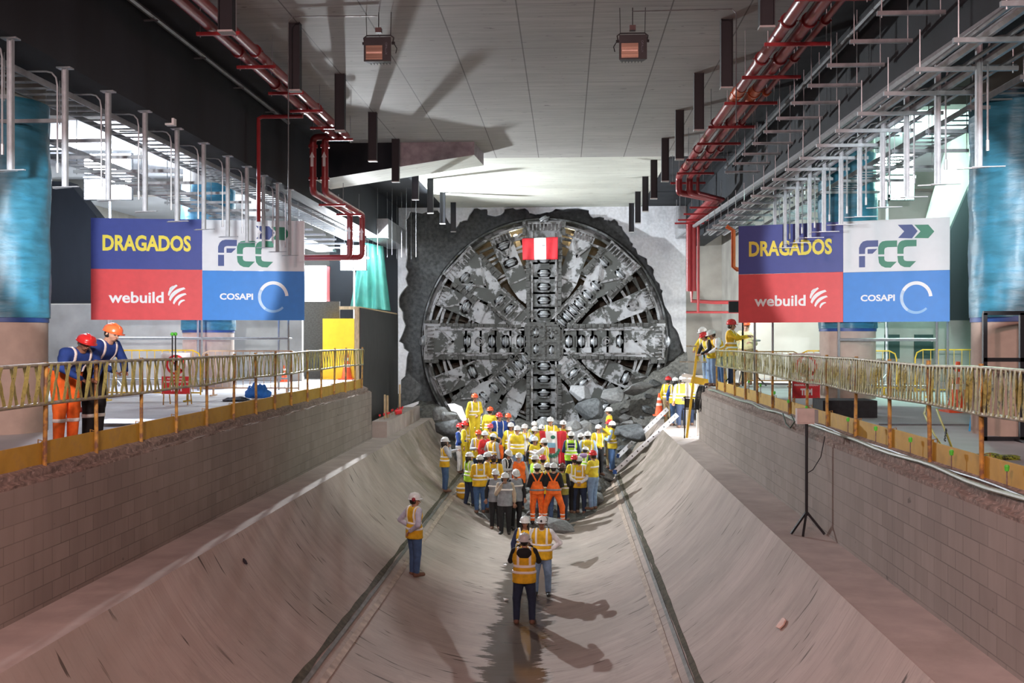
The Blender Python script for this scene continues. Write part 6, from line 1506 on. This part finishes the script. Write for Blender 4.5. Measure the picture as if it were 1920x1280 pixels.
P_(871, 790, 1.72, 1.5, 'person in yellow jacket and pinkish red hard hat right behind the blue jacket', top='yellow', legs='yellow', hat='red', vest=False, stripes='V', pose=('hold', 'down'))
P_(879, 784, 1.70, 2.6, 'person in yellow with white hard hat standing below the highest worker', top='yellow', legs='yellow', vest=False)
P_(890, 738, 1.74, .35, 'highest worker on the rubble, all in yellow with a red hard hat', z=Vector((aY(890, 738, 34.6).x, 34.6, aY(890, 738, 34.6).z - 1.74)), top='yellow', legs='yellow', hat='orange', vest=False, pose=('clasp', 'down'), build=1.05)
P_(898, 765, 1.70, 3.0, 'worker in dull yellow and red hard hat right behind the highest worker', top='olive', legs='olive', hat='red', vest=False)
P_(919, 763, 1.74, 2.7, 'worker seen from behind in yellow jacket and red hard hat, left of the blue overalls', top='yellow', legs='yellow', hat='orange', vest=False, shoulder_tape=False, build=1.1)
P_(936, 774, 1.74, .4, 'worker in blue overalls with white braces and red hard hat', top='blue', legs='blue', hat='red', vest=False, stripes='V', pose=('down', 'down'), build=1.15, hyaw=.4)
P_(953, 775, 1.70, .1, 'worker in navy with orange-red hard hat, right of the blue overalls', top='navy', legs='navy', hat='orange', vest=False, stripes='')
P_(919, 794, 1.70, .2, 'worker with pinkish hard hat and yellow collar in front of the yellow-jacketed one', top='yellow', legs='olive', hat='pink', vest=False, stripes='')
P_(897, 806, 1.70, .25, 'person in orange-red hard hat and grey sleeves holding a yellow bundle', top='yellow', sleeve='greysh', legs='dnavy', hat='orange', pose=('hold', 'hold'), stripes='V')
P_(909, 808, 1.66, .9, 'person in white hard hat with red collar, right of the grey-sleeved one', top='red', sleeve='red', legs='dnavy', vest=False, stripes='')
P_(924, 813, 1.68, 2.5, 'person seen from behind in amber vest with broad tape and grey sleeves', top='amber', sleeve='greysh', legs='dnavy', hpitch=.3, pose=('out', 'down'), build=1.1)
P_(935, 818, 1.60, 2.2, 'person in orange jacket partly hidden before the blue overalls', top='orange', sleeve='orange', legs='black', hat=None, vest=False, stripes='')
# ---- centre, around the flag
P_(958, 792, 1.70, .1, 'person in white hard hat and yellow vest at the left end of the front row', top='yellow', sleeve='yellow', legs='jeans', skin=1)
P_(970, 798, 1.76, .0, 'broad person in plain yellow vest and jeans in the middle of the front row', top='yellow', sleeve='white', legs='ljeans', pose=('down', 'down'), build=1.2, shoulder_tape=False, skin=0)
P_(984, 795, 1.74, .0, 'person in yellow vest and light grey sleeves, right of the broad one', top='yellow', sleeve='greysh', legs='jeans', stripes='V', skin=2)
P_(1003, 800, 1.72, .9, 'person in navy vest with grey-blue sleeves reaching over a shorter one', top='navy', sleeve='sky', legs='dnavy', stripes='V', pose=('hold', 'shoulder'), hlamp=True)
P_(1003, 818, 1.66, .0, 'smiling person in yellow vest with dark sleeves hugged in the front row', top='yellow', sleeve='black', legs='black', skin=1, shoulder_tape=False)
P_(1021, 822, 1.66, -1.9, 'person in yellow vest seen from the side, at the left edge of the big flag', top='yellow', sleeve='white', legs='jeans', stripes='V', pose=('point', 'point'))
P_(1002, 790, 1.66, .2, 'person with green-banded white hard hat in the back row left of the flag', top='olive', sleeve='olive', legs='olive', vest=False, stripes='', hatband=True)
P_(1016, 796, 1.62, .2, 'person with lamp on the hard hat peering over from the back row at the flag', top='yellow', sleeve='yellow', legs='olive', vest=False, stripes='', hlamp=True)
P_(1032, 782, 1.76, .0, 'tallest person behind the big flag, white hard hat and yellow vest', top='yellow', sleeve='yellow', legs='jeans', pose=('hold', 'hold'), stripes='V', skin=0)
P_(1056, 788, 1.72, .2, 'person behind the right part of the big flag, white hard hat with lamp', top='yellow', sleeve='yellow', legs='jeans', pose=('hold', 'hold'), stripes='V', hlamp=True, skin=1)
P_(1066, 799, 1.64, .5, 'person with greenish hard hat half hidden at the right edge of the flag', top='yellow', sleeve='yellow', legs='olive', vest=False, stripes='')
P_(1071, 809, 1.72, AWAY, 'person seen from behind in navy and lime vest with lettered back', top='lime', sleeve='navy', legs='dnavy', pose=('clasp', 'clasp'), patch='navy')
P_(1092, 831, 1.66, 2.7, 'person bending in navy and pale lime vest, white hard hat', top='lime', sleeve='navy', legs='dnavy', lean=.35, hood='purple')
P_(1102, 809, 1.74, AWAY, 'person seen from behind with yellow hood below a white hard hat', top='yellow', sleeve='sky', legs='dnavy', hood='yellow', build=1.1, patch='greysh')
P_(1089, 812, 1.62, 2.6, 'person with dark-banded hard hat between the lettered vest and the yellow hood', top='yellow', sleeve='yellow', legs='dnavy', vest=False, hatband=True)
P_(1122, 796, 1.70, .4, 'person in yellow with an arm raised to the hard hat, dark trousers', top='yellow', sleeve='yellow', legs='black', vest=False, pose=('brow', 'clasp'), stripes='V')
P_(1142, 764, 1.72, -1.8, 'person in amber-sleeved jacket looking left, highest of the crowd on the right', top='yellow', sleeve='amber', legs='khaki', vest=False, stripes='', z=Vector((aY(1142, 764, 35.6).x, 35.6, aY(1142, 764, 35.6).z - 1.72)))
P_(1143, 787, 1.68, -1.2, 'person in red hard hat squeezed behind the light-blue shirt at the ladder', top='yellow', sleeve='yellow', legs='khaki', hat='red', vest=False, stripes='')
P_(1148, 790, 1.74, -1.9, 'person in yellow vest and light blue shirt standing at the foot of the white ladder', top='yellow', sleeve='sky', legs='jeans', pose=('hold', 'hold'), stripes='H', shoulder_tape=False, build=1.05, z=None)
# ---- front centre and right group
P_(973, 849, 1.70, .1, 'person in orange vest and white hard hat facing the camera', top='orange', sleeve='greysh', legs='dnavy', stripes='', skin=2)
P_(952, 843, 1.68, .9, 'person in black vest looking down, white hard hat', top='black', sleeve='greysh', legs='dnavy', stripes='V', hpitch=.45, hair='long', pose=('hold', 'hold'))
P_(1003, 853, 1.70, 2.0, 'person in lime vest and light blue shirt turned to the right', top='lime', sleeve='sky', legs='ljeans', stripes='H', shoulder_tape=False)
P_(1018, 853, 1.72, AWAY, 'person in cream shirt with crossed dark harness and reddish hard hat', top='cream', sleeve='cream', legs='jeans', hat='pink', vest=False, stripes='', xback='black')
P_(1027, 867, 1.68, AWAY, 'person in yellow between the two in orange bib trousers', top='yellow', sleeve='yellow', legs='jeans')
P_(1007, 869, 1.74, AWAY + .1, 'left one of two seen from behind in orange bib trousers and black shirt', top='black', sleeve='black', legs='orange', vest=False, bib='orange', leg_tape=2, pose=('clasp', 'clasp'), boots=M_BOOT, stance=.13)
P_(1038, 868, 1.76, AWAY - .1, 'right one of two seen from behind in orange bib trousers, legs apart', top='black', sleeve='black', legs='orange', vest=False, bib='orange', leg_tape=2, pose=('clasp', 'clasp'), boots=M_BOOT, stance=.26)
P_(1054, 869, 1.68, 2.6, 'person in dark brown hard hat and tan-yellow vest, right of the orange bibs', top='olive', sleeve='black', legs='dnavy', hat='brown', skin=1, pose=('clasp', 'clasp'), shoulder_tape=False)
P_(1077, 853, 1.74, AWAY + .3, 'person in yellow with red hard hat and black trousers, left of the white sleeves', top='yellow', sleeve='yellow', legs='black', hat='red', vest=False)
P_(1086, 856, 1.72, AWAY - .1, 'person in amber vest with white sleeves, hands clasped behind the back', top='amber', sleeve='white', legs='dnavy', pose=('behind', 'behind'), build=1.12, stance=.15, hatband=True, patch='greysh')
P_(1112, 845, 1.76, -2.2, 'person in yellow shirt, light jeans and red hard hat at the right of the crowd', top='yellow', sleeve='yellow', legs='ljeans', hat='red', vest=False, stripes='1', skin=1, pose=('hold', 'hold'), build=1.05)
# ---- right ledge by the ladder
def ft(px, py, Z): p = aZ(px, py, Z); return p
P_(0, 0, 1.72, 2.5, 'worker in yellow and red hard hat beside the orange cone on the right ledge', z=Vector((ft(1253, 797, ZL).x, ft(1253, 797, ZL).y, ZL)), top='yellow', sleeve='yellow', legs='khaki', hat='red', vest=False)
P_(0, 0, 1.70, 2.9, 'person in blue shirt and white hard hat, second from the cone on the right ledge', z=Vector((ft(1266, 798, ZL).x, ft(1266, 798, ZL).y, ZL)), top='yellow', sleeve='blue', legs='jeans', hair='long')
P_(0, 0, 1.78, AWAY, 'person seen from behind in pale yellow vest at the top of the white ladder', z=Vector((ft(1279, 802, ZL).x, ft(1279, 802, ZL).y, ZL)), top='yellow', sleeve='greysh', legs='dnavy', build=1.15, hatband=True)
P_(0, 0, 1.76, AWAY, 'person in white hard hat behind the yellow ladder rail', z=Vector((ft(1292, 797, ZL).x, ft(1292, 797, ZL).y, ZL)), top='yellow', sleeve='white', legs='dnavy')
# ---- on the right platform
def pf_(px, Y, dx=0): p = aY(px, 640, Y); return Vector((p.x, Y, ZP))
P_(0, 0, 1.84, -1.1, 'person in yellow and white hard hat leaning at the left end of the right railing', z=pf_(1327, 31.0), top='yellow', sleeve='yellow', legs='ljeans', pose=('rail', 'rail'), lean=.25, vest=False)
P_(0, 0, 1.80, -1.2, 'person in red hard hat and black sleeves leaning on the right railing', z=pf_(1336, 30.3), top='yellow', sleeve='black', legs='ljeans', hat='red', pose=('rail', 'rail'), lean=.4)
P_(0, 0, 1.92, -1.3, 'person in amber vest with white sleeves leaning forward over the right railing', z=pf_(1354, 30.0), top='amber', sleeve='white', legs='jeans', pose=('rail', 'rail'), lean=.45, build=1.1, skin=1, hpitch=-.1)
P_(0, 0, 1.98, 1.2, 'person in amber vest and red hard hat turned away under the dark floodlight', z=pf_(1371, 30.2), top='amber', sleeve='amber', legs='dnavy', hat='red', pose=('point', 'point'), build=1.1)
P_(0, 0, 1.98, -.2, 'person all in pale yellow with orange hard hat standing under the right board', z=pf_(1399, 31.4), top='cream', sleeve='cream', legs='khaki', hat='orange', vest=False, pose=('hold', 'down'), stripes='', skin=2)
# ---- two leaning on the left railing
p = aX(122, 840, XWL - .52)
P_(0, 0, 1.82, 1.15, 'worker in blue jacket and orange trousers leaning on the left railing', z=Vector((XWL - .62, p.y + .2, ZP)), top='blue', sleeve='blue', legs='orange', hat='red', vest=False, stripes='V', pose=('rail', 'rail'), lean=.55, leg_tape=1, hair='grey', boots=M_BOOT, hpitch=-.25, hyaw=-.35, res=.017, build=1.12, skin=1)
P_(0, 0, 1.86, 1.35, 'worker in blue jacket and black trousers leaning on the left railing, holding glasses', z=Vector((XWL - .62, p.y + .95, ZP)), top='blue', sleeve='blue', legs='black', hat='orange', vest=False, stripes='V', pose=('rail', 'rail'), lean=.45, leg_tape=1, boots=M_BOOT, hpitch=-.2, hyaw=-.2, res=.017, build=1.05)
# ---- the big flag
yb = 33.2
pA = stand(1040, 782, 1.76)
yb = pA.y - .45
banner('flag', aY(1011, 808, yb), aY(1062, 808, yb), aY(1019, 866, yb), aY(1063, 870, yb), [(0, .22, M_FRED, 'cloth_band', 'red band'), (.22, .64, M_FWHITE, 'cloth_band', 'white band with coloured emblem'), (.64, 1, M_FRED, 'cloth_band', 'red band')], 'large red, white and red flag with a wreathed emblem held up in the crowd', 'flag', .035)

# emblem on the white band
ob = [o for o in bpy.data.objects if o.name.startswith('flag') and o.type == 'EMPTY'][-1]
mb1, mb2, mb3 = MB(), MB(), MB()
c = aY(1034, 838, yb - .10) - ob.location
for i in range(9):
    a = RAD(200 + i * 17.5); mb1.sphere((c.x + .26 * math.cos(a), c.y, c.z + .30 * math.sin(a)), .05, 5, (1, .15, 1.3))
mb1.sphere((c.x + .05, c.y, c.z + .33), .08, 6, (1, .15, .8)); mb1.build('emblem_wreath', mat('emblem_green', (.03, .17, .11), .7), ob)
mb2.box((c.x - .13, c.y - .008, c.z - .02), (c.x + .13, c.y + .008, c.z + .14)); mb2.build('emblem_shield_top', mat('emblem_blue', (.22, .42, .58), .7), ob)
mb3.box((c.x - .12, c.y - .008, c.z - .2), (c.x + .12, c.y + .008, c.z - .02)); mb3.build('emblem_shield_base', mat('emblem_red', (.5, .06, .04), .7), ob)
